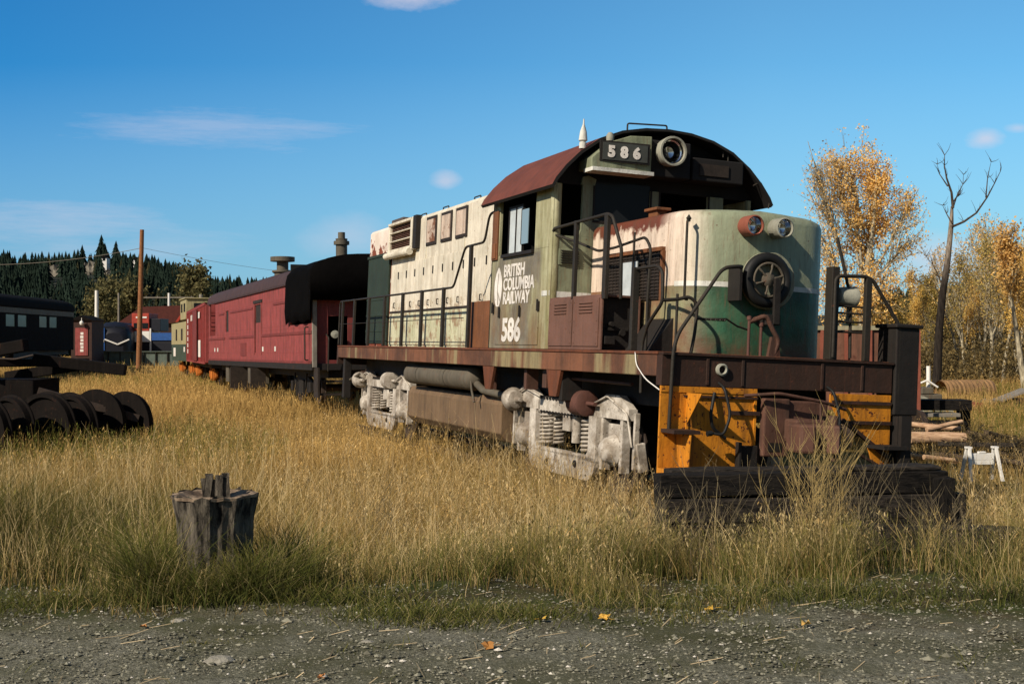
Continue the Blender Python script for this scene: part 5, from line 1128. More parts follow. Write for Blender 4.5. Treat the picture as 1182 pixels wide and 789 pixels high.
# ============================================================ LEFT FOREGROUND: WHEELSETS AND SCRAP
M['old_iron'] = rusty('old_iron', S(22, 19, 18), .4, .4, .2, spec=.08, rough=.9, rustcol=S(44, 32, 26))
def big_wheelset(px, Y, ang, label, r=.60):
    x = at(px, Y).x; z = float(gz(x, Y)); e = empty('wheelset', label, 'wheelset', (x, Y, z), (0, 0, ang), 'rusty wheelsets lying in the grass')
    for s_ in (-.72, .72):
        b = MB(); sg = 1 if s_ > 0 else -1
        b.lathe((s_, 0, r), (sg, 0, 0), [(-.09, 0), (-.09, r+.03), (-.06, r+.03), (-.04, r), (.07, r-.01), (.075, r-.07), (.02, r-.1), (.0, .24), (.05, .14), (.12, .13), (.12, 0)], 44)
        b.build('wheel', M['old_iron'], e)
    b = MB(); b.tube([(-1.0, 0, r), (-.8, 0, r), (.8, 0, r), (1.0, 0, r)], [.06, .085, .085, .06], 16); b.build('axle', M['old_iron'], e)
big_wheelset(116, 24, math.radians(62), 'rusty railway wheelset, rightmost of the row in the left grass')
big_wheelset(84, 23.6, math.radians(68), 'rusty railway wheelset, second from the right in the left grass', .62)
big_wheelset(48, 23, math.radians(60), 'rusty railway wheelset, third from the right in the left grass')
big_wheelset(16, 22.4, math.radians(66), 'rusty railway wheelset, leftmost of the row below the scrap beams')
def scrap():
    e = empty('scrap_truck_frame', 'dark heap of iron truck frames and beams beside the wheelsets', 'scrap heap', (at(22, 24).x, 24.6, -.62))
    r = random.Random(8); b = MB()
    for i in range(26):
        x, y, z = r.uniform(-1.8, .8), r.uniform(-.8, 1.2), r.uniform(.1, 1.9); a = r.uniform(-.7, .7)
        b.beam((x-.9*math.cos(a), y-.9*math.sin(a), z), (x+.9*math.cos(a), y+.9*math.sin(a), z+r.uniform(-.35, .35)), r.uniform(.1, .25), r.uniform(.12, .35))
    b.box(-2.2, .2, -.4, 1.0, .0, 1.5); b.build('iron_beam', M['old_iron'], e, .02)
    b = MB(); b.lathe((-.9, -.6, 1.0), (.3, -1, 0), [(0, .0), (0, .4), (.1, .42), (.12, .2), (.2, .18), (.2, 0)], 24); b.lathe((.2, -.6, .7), (.3, -1, 0), [(0, .0), (0, .45), (.1, .47), (.12, .25), (.15, 0)], 24); b.build('iron_disc', M['old_iron'], e)
    b = MB(); b.bend([(-.9, -.8, 1.95), (0, -.8, 1.9), (.35, -.8, 1.98)], .02); b.beam((.4, -.7, 1.3), (2.2, -.3, .75), .09, .14); b.beam((.3, -.8, 1.1), (1.9, -.4, .9), .07, .1); b.build('loose_bar', M['wheel_steel'], e)
    return e
scrap()
# end points for an unseen shade-casting boxcar beyond the left border; not built
P0 = (-9.3, 8.0, -.4); P1 = (-16.5, 25.0, -.5)
# ============================================================ HILL AND FAR WOOD
RX = np.array([-400, -260, -160, -125, -100, -80, -55, -30, 40, 110, 150, 400]); 
def ridge(x):
    """ridge height above the plain at distance 400 for lateral x"""
    px = 591+x/400*1450
    return np.interp(px, [-600, -100, 0, 50, 115, 165, 205, 235, 300, 420, 900, 1050, 1200, 1700], [30, 26, 23.5, 22.5, 23, 21, 18.5, 14.5, 14, 12, 10, 12, 13, 14])
def hz(x, y):
    return -.7+(ridge(x*400/np.maximum(y, 200))+.7)*sstep(200, 400, y)+.8*np.sin(x*.05)*sstep(220, 300, y)
def hill():
    xs = np.linspace(-420, 420, 85); ys = np.linspace(195, 520, 40); X, Y = np.meshgrid(xs, ys); Z = hz(X, Y)-.5
    v = np.stack([X, Y, Z], -1).reshape(-1, 3); nx = len(xs); i = np.arange(len(ys)-1)[:, None]*nx+np.arange(nx-1)[None]
    f = np.stack([i, i+1, i+nx+1, i+nx], -1).reshape(-1, 4)
    o = fastmesh('hill', v, f, [plain('hill_soil', S(40, 46, 36), .95, .4, .08)], True); tag(o, kind='structure')
hill()
def conifer_arrays(n_layers=5, seg=7, seed=0):
    r = np.random.default_rng(seed); V = []; F = []
    for i in range(n_layers):
        z0 = .10+.78*i/n_layers; z1 = z0+.34-.02*i; rad = .20*(1-i/n_layers)**.9+.02; o = len(V)
        V.append((0, 0, min(z1, 1.0)))
        for k in range(2*seg):
            a = PI*k/seg+i; q = rad*(1 if k % 2 else .5)*r.uniform(.8, 1.2); V.append((q*np.cos(a), q*np.sin(a), z0+(.0 if k % 2 else .05)))
        for k in range(2*seg): F.append((o, o+1+k, o+1+(k+1) % (2*seg)))
    o = len(V); V += [(.015, 0, 0), (-.01, .013, 0), (-.01, -.013, 0), (0, 0, .6)]; F += [(o, o+1, o+3), (o+1, o+2, o+3), (o+2, o, o+3)]
    return np.array(V), np.array(F)
def forest_mass():
    protos = [conifer_arrays(5, 6, s) for s in range(4)]; n = 7500; x = RNG.uniform(-270, 180, n); y = RNG.uniform(175, 402, n)
    k = (x/y > -.50) & (x/y < .45); px = 591+x/y*1450; k &= (px < 470) | (px > 980)
    k &= ~((np.abs(px-63) < 8) & (y > 312) & (y < 372)) & ~((np.abs(px-104) < 7) & (y > 312) & (y < 372)) & ~((np.abs(px-124) < 6) & (y > 300) & (y < 372)); x, y = x[k], y[k]; n = len(x)
    h = RNG.uniform(4.0, 8.0, n); c0 = lc(42, 54, 46); V = []; F = []; Cc = []; base = 0  # conifer colour lightened to stand in for haze over the hill
    for j, (pv, pf) in enumerate(protos):
        s = np.arange(n) % 4 == j; m = s.sum(); q = pv[None]*h[s][:, None, None]*np.array([1.15, 1.15, 1]); q = q+np.stack([x[s], y[s], hz(x[s], y[s])-.5], 1)[:, None]
        V.append(q.reshape(-1, 3)); F.append((np.arange(m)[:, None, None]*len(pv)+pf[None]).reshape(-1, 3)+base); base += m*len(pv)
        col = np.where(RNG.random((m, 1)) < .07, lc(72, 72, 52), c0)*RNG.uniform(.7, 1.35, (m, 1)); Cc.append(np.repeat(col, len(pv), 0))
    o = fastmesh('hill_forest', np.concatenate(V), np.concatenate(F), [M['leaf']], False, np.clip(np.concatenate(Cc), 0, 1)); tag(o, 'dark evergreen wood covering the distant hill', 'forest', kind='stuff')
forest_mass()
ORD = ['first', 'second', 'third', 'fourth', 'fifth', 'sixth', 'seventh', 'eighth', 'ninth', 'tenth', 'eleventh', 'twelfth', 'thirteenth', 'fourteenth', 'fifteenth', 'sixteenth', 'seventeenth', 'eighteenth', 'nineteenth', 'twentieth']
ORD += ['twenty-'+o for o in ORD[:9]]+['thirtieth']+['thirty-'+o for o in ORD[:9]]+['fortieth']+['forty-'+o for o in ORD[:9]]+['fiftieth']+['fifty-'+o for o in ORD[:9]]+['sixtieth']+['sixty-'+o for o in ORD[:9]]
def ridge_trees():
    protos = []
    for s in range(4):
        pv, pf = conifer_arrays(9, 7, 20+s); m = len(pv); c = np.tile(lc(38, 50, 44), (m, 1))*RNG.uniform(.7, 1.3, (m, 1))
        me = fastmesh('conifer', pv*np.array([1.1, 1.1, 1]), pf, [M['leaf']], False, c); protos.append(me)
    px = sorted([2, 9, 17, 24, 31, 40, 49, 52, 60, 68, 76, 79, 84, 89, 95, 98, 105, 112, 117, 121, 125, 134, 140, 146, 153, 168, 172, 179, 183, 187, 194, 199, 206, 212, 217, 222, 229, 243, 251, 262, 270, 281, 290, 1006, 1019, 1031, 1044])
    for i, p in enumerate(px):
        X = (p-591)/1450*400; h = RNG.uniform(5.5, 8.5); 
        if p in (117, 121, 134, 95): h = {117: 13.5, 121: 11, 134: 12, 95: 10.5}[p]
        if p > 232: h *= .75
        src = protos[i % 4]; o = src if i < 4 else src.copy()
        if i >= 4: C.objects.link(o)
        o.location = (X, 400, float(hz(np.array(X), np.array(400.)))-.6); o.scale = (h*1.05, h*1.05, h); o.rotation_euler = (0, 0, i*1.3)
        tall = 'tall ' if h > 10 else ''
        tag(o, 'dark %sspiky conifer on the hill skyline, %s from the left' % (tall, ORD[i]), 'conifer', 'conifers along the hill skyline')
ridge_trees()
def outcrop(px, py, w, h, lab):
    Y = 366; p = at(px, Y, py); p.z = min(p.z, float(hz(p.x, Y))+h*.4); b = MB(); r = random.Random(px); vs = []; n = 9
    for j in range(4):
        for k in range(n): x = (k/(n-1)-.5)*w; vs.append((x, -j*.9+r.uniform(-.8, .8), h*(.5-j/3)*(1-.6*abs(x/w*2)**2)+r.uniform(-.5, .5)))
    b.add(vs, [(j*n+k, j*n+k+1, (j+1)*n+k+1, (j+1)*n+k) for j in range(3) for k in range(n-1)]); o = b.build('rock_outcrop', plain('outcrop_%d' % px, S(132, 126, 114), .95, .5, .5), recalc=False); o.location = p
    s = o.modifiers.new('thick', 'SOLIDIFY'); s.thickness = -1.5; tag(o, lab, 'rock')
outcrop(63, 308, 7, 3.2, 'pale rock outcrop on the hill, left one below the skyline trees')
outcrop(104, 311, 6, 4.5, 'pale broken rock outcrop on the hill, tallest and in the middle')
outcrop(124, 315, 3, 2, 'small pale rock outcrop on the hill, rightmost')
outcrop(2, 306, 4, 3, 'pale rock outcrop on the hill cut by the left border')
def house(px, py, w, lab):
    Y = 372; p = at(px, Y, py+3); b = MB(); b.box(-w/2, w/2, 0, 3, -3, 1.2); e = empty('house', lab, 'house', tuple(p)); b.build('wall', M['white_paint'], e)
    b = MB(); b.prism([(-w/2-.2, 1.2), (0, 2.0), (w/2+.2, 1.2)], 'y', -.3, 3.3); b.build('roof', M['coach_roof'], e)
    b = MB(); b.box(-w/4, w/4, -.05, 0, .3, 1.2); b.build('window', M['glass'], e)
house(120, 299, 1.6, 'tiny pale house among hilltop trees, leftmost of three'); house(148, 302, 1.9, 'tiny pale house among hilltop trees, middle of three'); house(157, 301, 1.5, 'tiny pale house among hilltop trees beside the tall brown pole')

# ============================================================ DECIDUOUS TREES
def skeleton(r, h, trunk_r, lean=0.0, first=.3, spread=.5, levels=3, nb=9, up=.35, crooked=.04):
    """branches as (points, radii, level)"""
    out = []
    def grow(p, d, l, r0, lev):
        n = 6; P = [p]; R_ = [r0]; q = Vector(p)
        dd = Vector(d)
        for i in range(n):
            dd = (dd+Vector((r.uniform(-1, 1), r.uniform(-1, 1), r.uniform(-.4, 1)*up))*(.16 if lev else crooked*3)).normalized(); q = q+dd*l/n; P.append(q.copy()); R_.append(r0*(1-.82*(i+1)/n))
        out.append((P, R_, lev))
        if lev >= levels: return
        m = nb if lev == 0 else max(3, nb-4)
        for k in range(m):
            t_ = (first if lev == 0 else .2)+(1-(first if lev == 0 else .2))*(k+r.random()*.8)/m; t_ = min(t_, .98); i = int(t_*n); f_ = t_*n-i
            a = P[i].lerp(P[min(i+1, n)], f_); ra = R_[i]*(1-f_)+R_[min(i+1, n)]*f_
            az = r.uniform(0, 2*PI); el = r.uniform(.25, .8); base = (P[min(i+1, n)]-P[i]).normalized()
            side = Vector((math.cos(az), math.sin(az), 0)); nd = (base*(1-spread)+side*spread+Vector((0, 0, up*.5))).normalized()
            ll = l*(spread*.62+.12)*(1.15-.75*t_)*r.uniform(.7, 1.2) if lev == 0 else l*.5*r.uniform(.6, 1.1)
            grow(a, nd, ll, ra*.6, lev+1)
    grow(Vector((0, 0, 0)), Vector((lean, 0, 1)).normalized(), h, trunk_r, 0); return out
def tree(name, label, seed, h, trunk_r, nleaf, leaf, cols, mat='bark_pale', cluster=.35, clumps=None, group=None, leafmin=2, cat='tree', **kw):
    r = random.Random(seed); g = np.random.default_rng(seed); sk = skeleton(r, h, trunk_r, **kw); e = empty(name, label, cat, group=group)
    tb = MB(); bb = MB()
    for P, R_, lev in sk: (tb if lev == 0 else bb).tube(P, [max(x, .008) for x in R_], 7 if lev == 0 else (5 if lev == 1 else 3), False)
    tb.build('trunk', M[mat], e); bb.build('branches', M[mat], e)
    pts = np.array([tuple(p) for P, R_, lev in sk if lev >= leafmin for p in P[2:]])
    if nleaf and len(pts):
        if clumps is not None: w = np.array([clumps(p/.9) for p in pts]); w = w/w.sum()
        else:
            w = np.exp(1.3*patch_noise(pts[:, 0]+pts[:, 2], pts[:, 1]+pts[:, 2]*.7, 2.2/max(h/8, .5), seed)); w /= w.sum()
        c = pts[g.choice(len(pts), nleaf, p=w)]+g.normal(0, cluster*.5, (nleaf, 3)); n = nleaf
        a = g.normal(0, 1, (n, 3)); a /= np.linalg.norm(a, axis=1)[:, None]; b_ = np.cross(a, g.normal(0, 1, (n, 3))); b_ /= np.linalg.norm(b_, axis=1)[:, None]
        s = leaf*g.uniform(.6, 1.3, (n, 1)); v = np.stack([c-a*s, c+b_*s*.6, c+a*s, c-b_*s*.6], 1).reshape(-1, 3)
        t_ = g.random((n, 1)); cc = cols[0]*(1-t_)+cols[1]*t_; big = patch_noise(c[:, 0]*2, c[:, 2]*2, 1.5, seed+3)[:, None]; cc = cc*(1+.35*big)*g.uniform(.75, 1.2, (n, 1))
        o = fastmesh('crown', v, np.arange(n*4).reshape(-1, 4), [M['leaf']], False, np.repeat(np.clip(cc, 0, 1), 4, 0)); o.parent = e
    return e
GOLD = (lc(206, 138, 56), lc(222, 166, 84)); YEL = (lc(208, 166, 78), lc(224, 192, 116)); OLV = (lc(146, 134, 78), lc(190, 164, 96)); ORG = (lc(208, 166, 94), lc(218, 186, 126))
def clump(p):
    # photograph's crown: dense column in the middle, thinner lobes left and right
    x, y, z = p; w = .10
    for cx, cz, sx, sz, k in ((.5, 7.6, .9, 1.8, 1.4), (-1.6, 9.3, 1.0, 1.3, .8), (-.3, 10.0, .7, .9, .7), (1.0, 8.9, .6, .9, .8), (2.6, 7.4, .6, .8, .5), (-1.8, 5.2, 1.0, 1.3, .5), (.2, 5.4, .6, 1.5, .8)):
        w += k*math.exp(-((x-cx)/sx)**2-((z-cz)/sz)**2)
    return w
def cottonwood():
    Y = 62; o = at(994, Y); e = empty('cottonwood_tree', 'big golden autumn tree with half bare crown right of the locomotive nose', 'tree', (o.x, Y, -.7)); r = random.Random(6); g = np.random.default_rng(6)
    def q(px, py, dy=0): p = at(px, Y, py); return Vector((p.x-o.x, dy, p.z+.7))
    tb = MB(); T = [q(994, 478), q(996, 420), q(995, 370), q(998, 330), q(1004, 290), q(1009, 250), q(1011, 210), q(1012, 192)]
    tb.tube(T, [.3, .24, .2, .17, .13, .09, .05, .02], 9, False); tb.build('trunk', M['bark_pale'], e)
    bb = MB(); L_ = []; Cc = []
    for cx, cy, sx, sy, n, a0 in ((1010, 268, 15, 34, 7200, 3), (1013, 214, 9, 17, 3600, 5), (969, 198, 9, 14, 1900, 3), (950, 232, 12, 18, 1000, 2), (986, 240, 14, 18, 1500, 3), (1052, 238, 8, 12, 900, 3), (1042, 285, 12, 18, 800, 3), (955, 282, 15, 20, 1300, 2), (998, 335, 17, 20, 2600, 2), (962, 335, 14, 20, 1300, 2), (1026, 335, 15, 22, 800, 2), (940, 205, 7, 10, 250, 2), (990, 205, 9, 14, 500, 4)):
        dy = r.uniform(-1.4, 1.4); c = q(cx, cy, dy); s = T[a0]; mid = s.lerp(c, .5)+Vector((0, 0, -.15)); n0 = .075
        bb.tube([s, mid, c, c+(c-mid)*.45], [n0, n0*.7, n0*.4, .012], 6, False); tips = []
        for _ in range(60):
            w = Vector((g.normal(0, sx/1450*Y), g.normal(0, sx/1450*Y*1.1), g.normal(0, sy/1450*Y))); st = mid.lerp(c, r.uniform(.1, 1.3)); en = c+w
            m_ = st.lerp(en, .5)+Vector((r.uniform(-.12, .12), r.uniform(-.12, .12), r.uniform(-.2, .05))); bb.tube([st, m_, en], [.024, .014, .005], 4, False); tips += [en, m_.lerp(en, .5), m_.lerp(en, .8)]
            for _ in range(2): e2 = en+Vector((r.uniform(-.3, .3), r.uniform(-.3, .3), r.uniform(-.1, .4))); bb.tube([m_.lerp(en, .7), e2], [.009, .004], 3, False); tips.append(e2)
        tp = np.array([tuple(t_) for t_ in tips]); L_.append(tp[g.integers(0, len(tp), n)]+g.normal(0, .16, (n, 3)))
        Cc.append(np.clip(1+g.normal(0, .1), .8, 1.2)*np.ones((n, 1)))
    bb.build('branches', M['bark_pale'], e); c = np.concatenate(L_); n = len(c); k = np.concatenate(Cc)
    a = g.normal(0, 1, (n, 3)); a /= np.linalg.norm(a, axis=1)[:, None]; b_ = np.cross(a, g.normal(0, 1, (n, 3))); b_ /= np.linalg.norm(b_, axis=1)[:, None]; s = .056*g.uniform(.6, 1.3, (n, 1))
    t_ = g.random((n, 1)); cc = (lc(230, 176, 88)*(1-t_)+lc(244, 214, 146)*t_)*k*g.uniform(.75, 1.2, (n, 1))
    v = np.stack([c-a*s, c+b_*s*.7, c+a*s, c-b_*s*.7], 1).reshape(-1, 3); o_ = fastmesh('crown', v, np.arange(n*4).reshape(-1, 4), [M['leaf']], False, np.repeat(np.clip(cc, 0, 1), 4, 0)); o_.parent = e
cottonwood()
# dead snag, modelled branch by branch in the plane across the view
def snag():
    Y = 48; o = at(1079, Y); e = empty('dead_tree', 'dead leafless tree with blackened trunk and crooked bare limbs at right', 'tree', (o.x, Y, -.7)); r = random.Random(4)
    def q(px, py, dy=0): p = at(px, Y, py); return Vector((p.x-o.x, dy, p.z+.7))
    b = MB(); b.tube([q(1079, 468), q(1082, 430), q(1084, 380), q(1088, 340), q(1094, 300), q(1099, 260, .1), q(1100, 238, .1)], [.22, .16, .15, .135, .11, .09, .05], 10); b.build('trunk', M['snag'], e)
    b = MB()
    L_ = [[(1098, 262), (1112, 256), (1126, 246), (1138, 228), (1146, 212), (1152, 199)], [(1100, 240), (1099, 222), (1094, 205), (1092, 190), (1093, 178)], [(1138, 228), (1141, 205), (1146, 186)], [(1094, 215), (1086, 200), (1085, 188)],
          [(1089, 335), (1084, 320), (1076, 305), (1068, 296)], [(1099, 258), (1094, 246), (1091, 236)], [(1100, 240), (1106, 225), (1114, 212), (1116, 200)], [(1088, 345), (1080, 332), (1071, 330), (1060, 325)], [(1084, 375), (1078, 372), (1068, 365)], [(1099, 235), (1104, 228), (1108, 226)]]
    for i, P in enumerate(L_):
        d = r.uniform(-.5, .5); n = len(P); PP = [q(x, y, d*k/n) for k, (x, y) in enumerate(P)]; r0 = .055 if i < 2 else .03
        b.tube(PP, [r0*(1-.8*k/(n-1)) for k in range(n)], 6, False)
        for k in range(1, n):
            for _ in range(3): a = PP[k]; t_ = a+Vector((r.uniform(-.3, .3), r.uniform(-.2, .2), r.uniform(.1, .5))); b.tube([a, a.lerp(t_, .5)+Vector((.03, 0, -.02)), t_], [.014, .009, .004], 4, False)
    b.build('limb', M['bark_dark'], e)
snag()
def wood():
    protos = [tree('aspen_tree', None, 101, 8.5, .12, 3800, .07, YEL, 'bark_pale', .4, first=.3, spread=.34, levels=2, nb=14, up=.6, leafmin=1),
              tree('aspen_tree', None, 102, 9.5, .13, 2200, .07, OLV, 'bark_pale', .45, first=.35, spread=.34, levels=2, nb=14, up=.6, leafmin=1),
              tree('aspen_tree', None, 103, 8.0, .11, 650, .07, ORG, 'bark_pale', .5, first=.2, spread=.4, levels=3, nb=10, up=.6, leafmin=1),
              tree('aspen_tree', None, 104, 8.8, .12, 5200, .08, OLV, 'bark_dark', .5, first=.15, spread=.42, levels=2, nb=16, up=.5, leafmin=1)]
    desc = ['slender pale-trunked tree with yellow leaves', 'slender pale-trunked tree with thin olive leaves', 'nearly bare tree with orange wisps of leaves', 'bushy olive-brown tree']
    R_ = random.Random(77); spots = []
    # (px, top y, Y, proto, scale tweak)
    for px in range(1002, 1270, 7):
        Y = R_.uniform(60, 100); top = {0: 330}.get(0)+(-12 if 1100 < px < 1150 else 0)+(-22 if px > 1150 else 0)+R_.uniform(-14, 24)
        pr = R_.choice([0, 0, 1, 3, 3, 2, 1])
        if px < 1058: top = max(top, 352); pr = R_.choice([3, 3, 0])
        if 1060 <= px < 1075: top = 345
        spots.append((px+R_.uniform(-3, 3), top, Y, pr))
    spots += [(1125, 268, 80, 2), (1118, 290, 74, 2), (1146, 275, 78, 2), (1163, 290, 70, 2), (1140, 300, 88, 0), (1158, 296, 84, 0), (1073, 318, 84, 0), (1180, 285, 66, 0), (1108, 300, 70, 2), (1132, 282, 66, 2), (1152, 268, 68, 2), (1170, 272, 72, 2), (1176, 262, 64, 2), (1116, 305, 64, 1), (1143, 290, 63, 1)]
    spots.sort(key=lambda s: s[0]); used = set()
    for i, (px, top, Y, k) in enumerate(spots):
        src = protos[k]; o = src if k not in used else copy_tree(src); used.add(k)
        x = (px-591)/1450*Y; h = EYE+(392-top)/1450*Y+.7; base = [8.5, 9.5, 8.0, 8.8][k]
        o.location = (x, Y, -.7); s = h/base/1.02; o.scale = (s*(1.25 if s < .8 else 1), s, s); o.rotation_euler = (R_.uniform(-.04, .04), R_.uniform(-.05, .05), R_.uniform(0, 6))
        tag(o, '%s, %s from the left in the autumn wood' % (desc[k], ORD[i]), 'tree', 'trees of the autumn wood at right')
wood()
e = tree('leaning_tree', 'pale grey leaning tree trunk with orange crown near the right border', 61, 6.2, .15, 3000, .07, (lc(204, 160, 88), lc(216, 182, 122)), 'bark_pale', .4, lean=-.14, first=.55, spread=.3, levels=3, nb=12, up=.7, crooked=.02)
e.location = (at(1184, 52).x, 52, -.7)
# pale shrubby trees at foot of the left hill
e0 = None
for i, (px, top, Y, lb) in enumerate(((118, 345, 165, 'leftmost'), (130, 336, 175, 'second from the left'), (146, 338, 170, 'third from the left'), (228, 322, 185, 'rightmost, above the green caboose'))):
    if e0 is None: o = e0 = tree('deciduous_tree', None, 201, 7, .12, 3500, .2, (lc(84, 84, 58), lc(120, 112, 76)), 'bark_pale', .8, first=.15, spread=.5, levels=2, nb=14, up=.4, leafmin=1)
    else: o = copy_tree(e0)
    h = EYE+(392-top)/1450*Y+.7; o.location = (at(px, Y).x, Y, -.7); o.scale = (h/7,)*3; o.rotation_euler = (0, 0, i*2.)
    tag(o, 'dull grey-green leafy tree at the hill foot, '+lb, 'tree', 'leafy trees at the hill foot')
def thicket():
    n = 110000; px = RNG.uniform(985, 1330, n); Y = RNG.uniform(58, 108, n); x = (px-591)/1450*Y
    top = 1.9+1.3*patch_noise(x, Y, .5, 31)+1.0*sstep(1060, 1180, px); z = -.7+top*RNG.random(n)**1.1
    c = np.stack([x, Y, z], 1); g = RNG; a = g.normal(0, 1, (n, 3)); a[:, 2] *= 1.4; a /= np.linalg.norm(a, axis=1)[:, None]; b_ = np.cross(a, g.normal(0, 1, (n, 3))); b_ /= np.linalg.norm(b_, axis=1)[:, None]; s = g.uniform(.04, .13, (n, 1))
    v = np.stack([c-a*s, c+b_*s*.4, c+a*s, c-b_*s*.4], 1).reshape(-1, 3); t_ = g.random((n, 1)); cc = (lc(80, 74, 56)*(1-t_)+lc(148, 128, 84)*t_)*g.uniform(.5, 1.2, (n, 1))
    o = fastmesh('thicket', v, np.arange(4*n).reshape(-1, 4), [M['leaf']], False, np.repeat(np.clip(cc, 0, 1), 4, 0)); tag(o, 'dense brownish undergrowth under the autumn wood', 'undergrowth', kind='stuff')
thicket()

# ============================================================ RIGHT-HAND YARD
# rusty gondola
x0, x1 = at(930, 26).x, at(1052, 26).x
g_ = empty('gondola_wagon', 'rusty flat-sided gondola wagon with red ribs seen behind the locomotive handrails', 'wagon', (x0, 26, -.7))
l = x1-x0; b = MB(); b.box(0, l, 0, .08, .9, 2.55); b.box(0, l, 2.2, 2.28, .9, 2.55); b.box(0, .08, .08, 2.2, .9, 2.55); b.box(l-.08, l, .08, 2.2, .9, 2.55); b.box(0, l, .08, 2.2, .9, 1.0)
b.build('side_panel', rusty('gondola_rust', S(128, 88, 70), .45, .5, .6, rustcol=S(96, 58, 46)), g_)
b = MB(); b.box(-.03, l+.03, -.06, .12, 2.552, 2.64); b.build('top_rim', rusty('pale_rim', S(166, 160, 132), .2, .3, .3), g_)
b = MB(); 
for k in range(5): b.box(.3+k*.5, .36+k*.5, -.06, -.0, .9, 2.55)
b.build('rib', M['lamp_red'], g_)
simple_truck(g_, 1.1)
# near black bar stack
def put(o, px, Y, label, cat, group=None, rz=0, z=None):
    x = at(px, Y).x; o.location = (x, Y, float(gz(x, Y)) if z is None else z); o.rotation_euler = (0, 0, rz); return tag(o, label, cat, group)
def logo(px, Y, l, r, ang, z, label, mat='log', tilt=0):
    b = MB(); rr = random.Random(int(px*7+z*100)); b.tube([(-l/2, 0, 0), (-l/6, rr.uniform(-.02, .02), 0), (l/6, 0, rr.uniform(-.01, .01)), (l/2, 0, 0)], [r, r*.95, r*.9, r*.8], 10)
    o = b.build('log', M[mat]); x = at(px, Y).x; o.location = (x, Y, -.6+z); o.rotation_euler = (0, tilt, ang); tag(o, label, 'log', 'logs and slabs in the wood pile'); return o
logo(1082, 23.5, 1.05, .12, .05, .42, 'thickest pale peeled log on the front of the wood pile')
logo(1078, 24.2, 1.0, .06, -.15, .58, 'pinkish slab lying on top of the thick pale log', tilt=.08)
logo(1090, 23.9, .8, .05, .3, .62, 'crooked pale branch across the top of the wood pile', tilt=-.18)
logo(1068, 24.0, .6, .05, -.4, .60, 'short tan stick at the upper left of the wood pile', tilt=.12)
logo(1079, 21.9, .95, .05, -.1, .16, 'pale slab low in front of the wood pile', tilt=.1)
logo(1090, 21.6, .8, .045, .25, .20, 'lower pale branch lying right in front of the pile', tilt=.12)
logo(1066, 21.8, .6, .035, -.3, .22, 'thin pale stick leaning at the low left of the pile', tilt=.15)
logo(1098, 22.2, .4, .04, .4, .1, 'short pale stub at the right foot of the wood pile')
logo(1084, 24.6, 1.2, .09, .0, .28, 'dark log under the pale logs in the wood pile', 'log_dark')
logo(1079, 22.9, 1.3, .1, .1, .12, 'dark half-rotten log at the base of the wood pile', 'log_dark')
for i, (px, Y, l, h, z, lb) in enumerate(((1080, 27, 1.35, .22, .86, 'black beam laid flat above the wood pile'), (1083, 26.8, .75, .08, .66, 'pale grey plank under the black beam'), (1078, 26.6, 1.2, .07, .5, 'dark plank lowest in the rack above the wood pile'))):
    b = MB(); b.box(-l/2, l/2, -.3, .3, -h/2, h/2); 
    put(b.build('beam', M['creosote'] if i != 1 else M['grey_wood'], None, .01), px, Y, lb, 'beam', z=-.6+z)
b = MB(); 
for sx in (-.6, .6): b.box(sx-.08, sx+.08, -.2, .2, 0, .74)
b.box(-.6, .6, -.05, .05, .3, .38)
put(b.build('trestle', M['creosote2']), 1080, 27.3, 'black trestle holding the flat beam over the wood pile', 'trestle')
# debris heaps of dark slabs
rr = random.Random(15)
for i in range(14):
    px = rr.uniform(1108, 1190); Y = rr.uniform(20.5, 27); l = rr.uniform(.6, 1.5); x = at(px, Y).x
    b = MB(); b.box(-l/2, l/2, -.06, .06, 0, rr.uniform(.05, .14)); o = b.build('scrap_board', M['creosote2'] if i % 3 else M['log_dark'], None, .008)
    o.location = (x, Y, float(gz(x, Y))+rr.uniform(.0, .35)*(1 if px < 1160 else .4)); o.rotation_euler = (rr.uniform(-.3, .3), rr.uniform(-.25, .25), rr.uniform(-.7, .7)); tag(o, 'dark scrap board in the heap behind the white sawhorse', 'board', 'dark scrap boards behind the sawhorse')
# dark bush heap over it
def debris():
    n = 9000; x = at(1145, 24).x+RNG.normal(0, .75, n); y = 24+RNG.normal(0, 1.6, n); z = gz(x, y)+np.abs(RNG.normal(0, .16, n)); c = np.stack([x, y, z], 1)
    a = RNG.normal(0, 1, (n, 3)); a[:, 2] *= .6; a /= np.linalg.norm(a, axis=1)[:, None]; b_ = np.cross(a, RNG.normal(0, 1, (n, 3))); b_ /= np.linalg.norm(b_, axis=1)[:, None]; s = RNG.uniform(.03, .12, (n, 1))
    v = np.stack([c-a*s, c+b_*s*.12, c+a*s, c-b_*s*.12], 1).reshape(-1, 3); cc = np.repeat(lc(70, 62, 48)*RNG.uniform(.4, 1.6, (n, 1)), 4, 0)
    o = fastmesh('brush_heap', v, np.arange(4*n).reshape(-1, 4), [M['leaf']], False, np.clip(cc, 0, 1)); tag(o, 'dark heap of twigs and brush behind the white sawhorse', 'brush', kind='stuff')
debris()
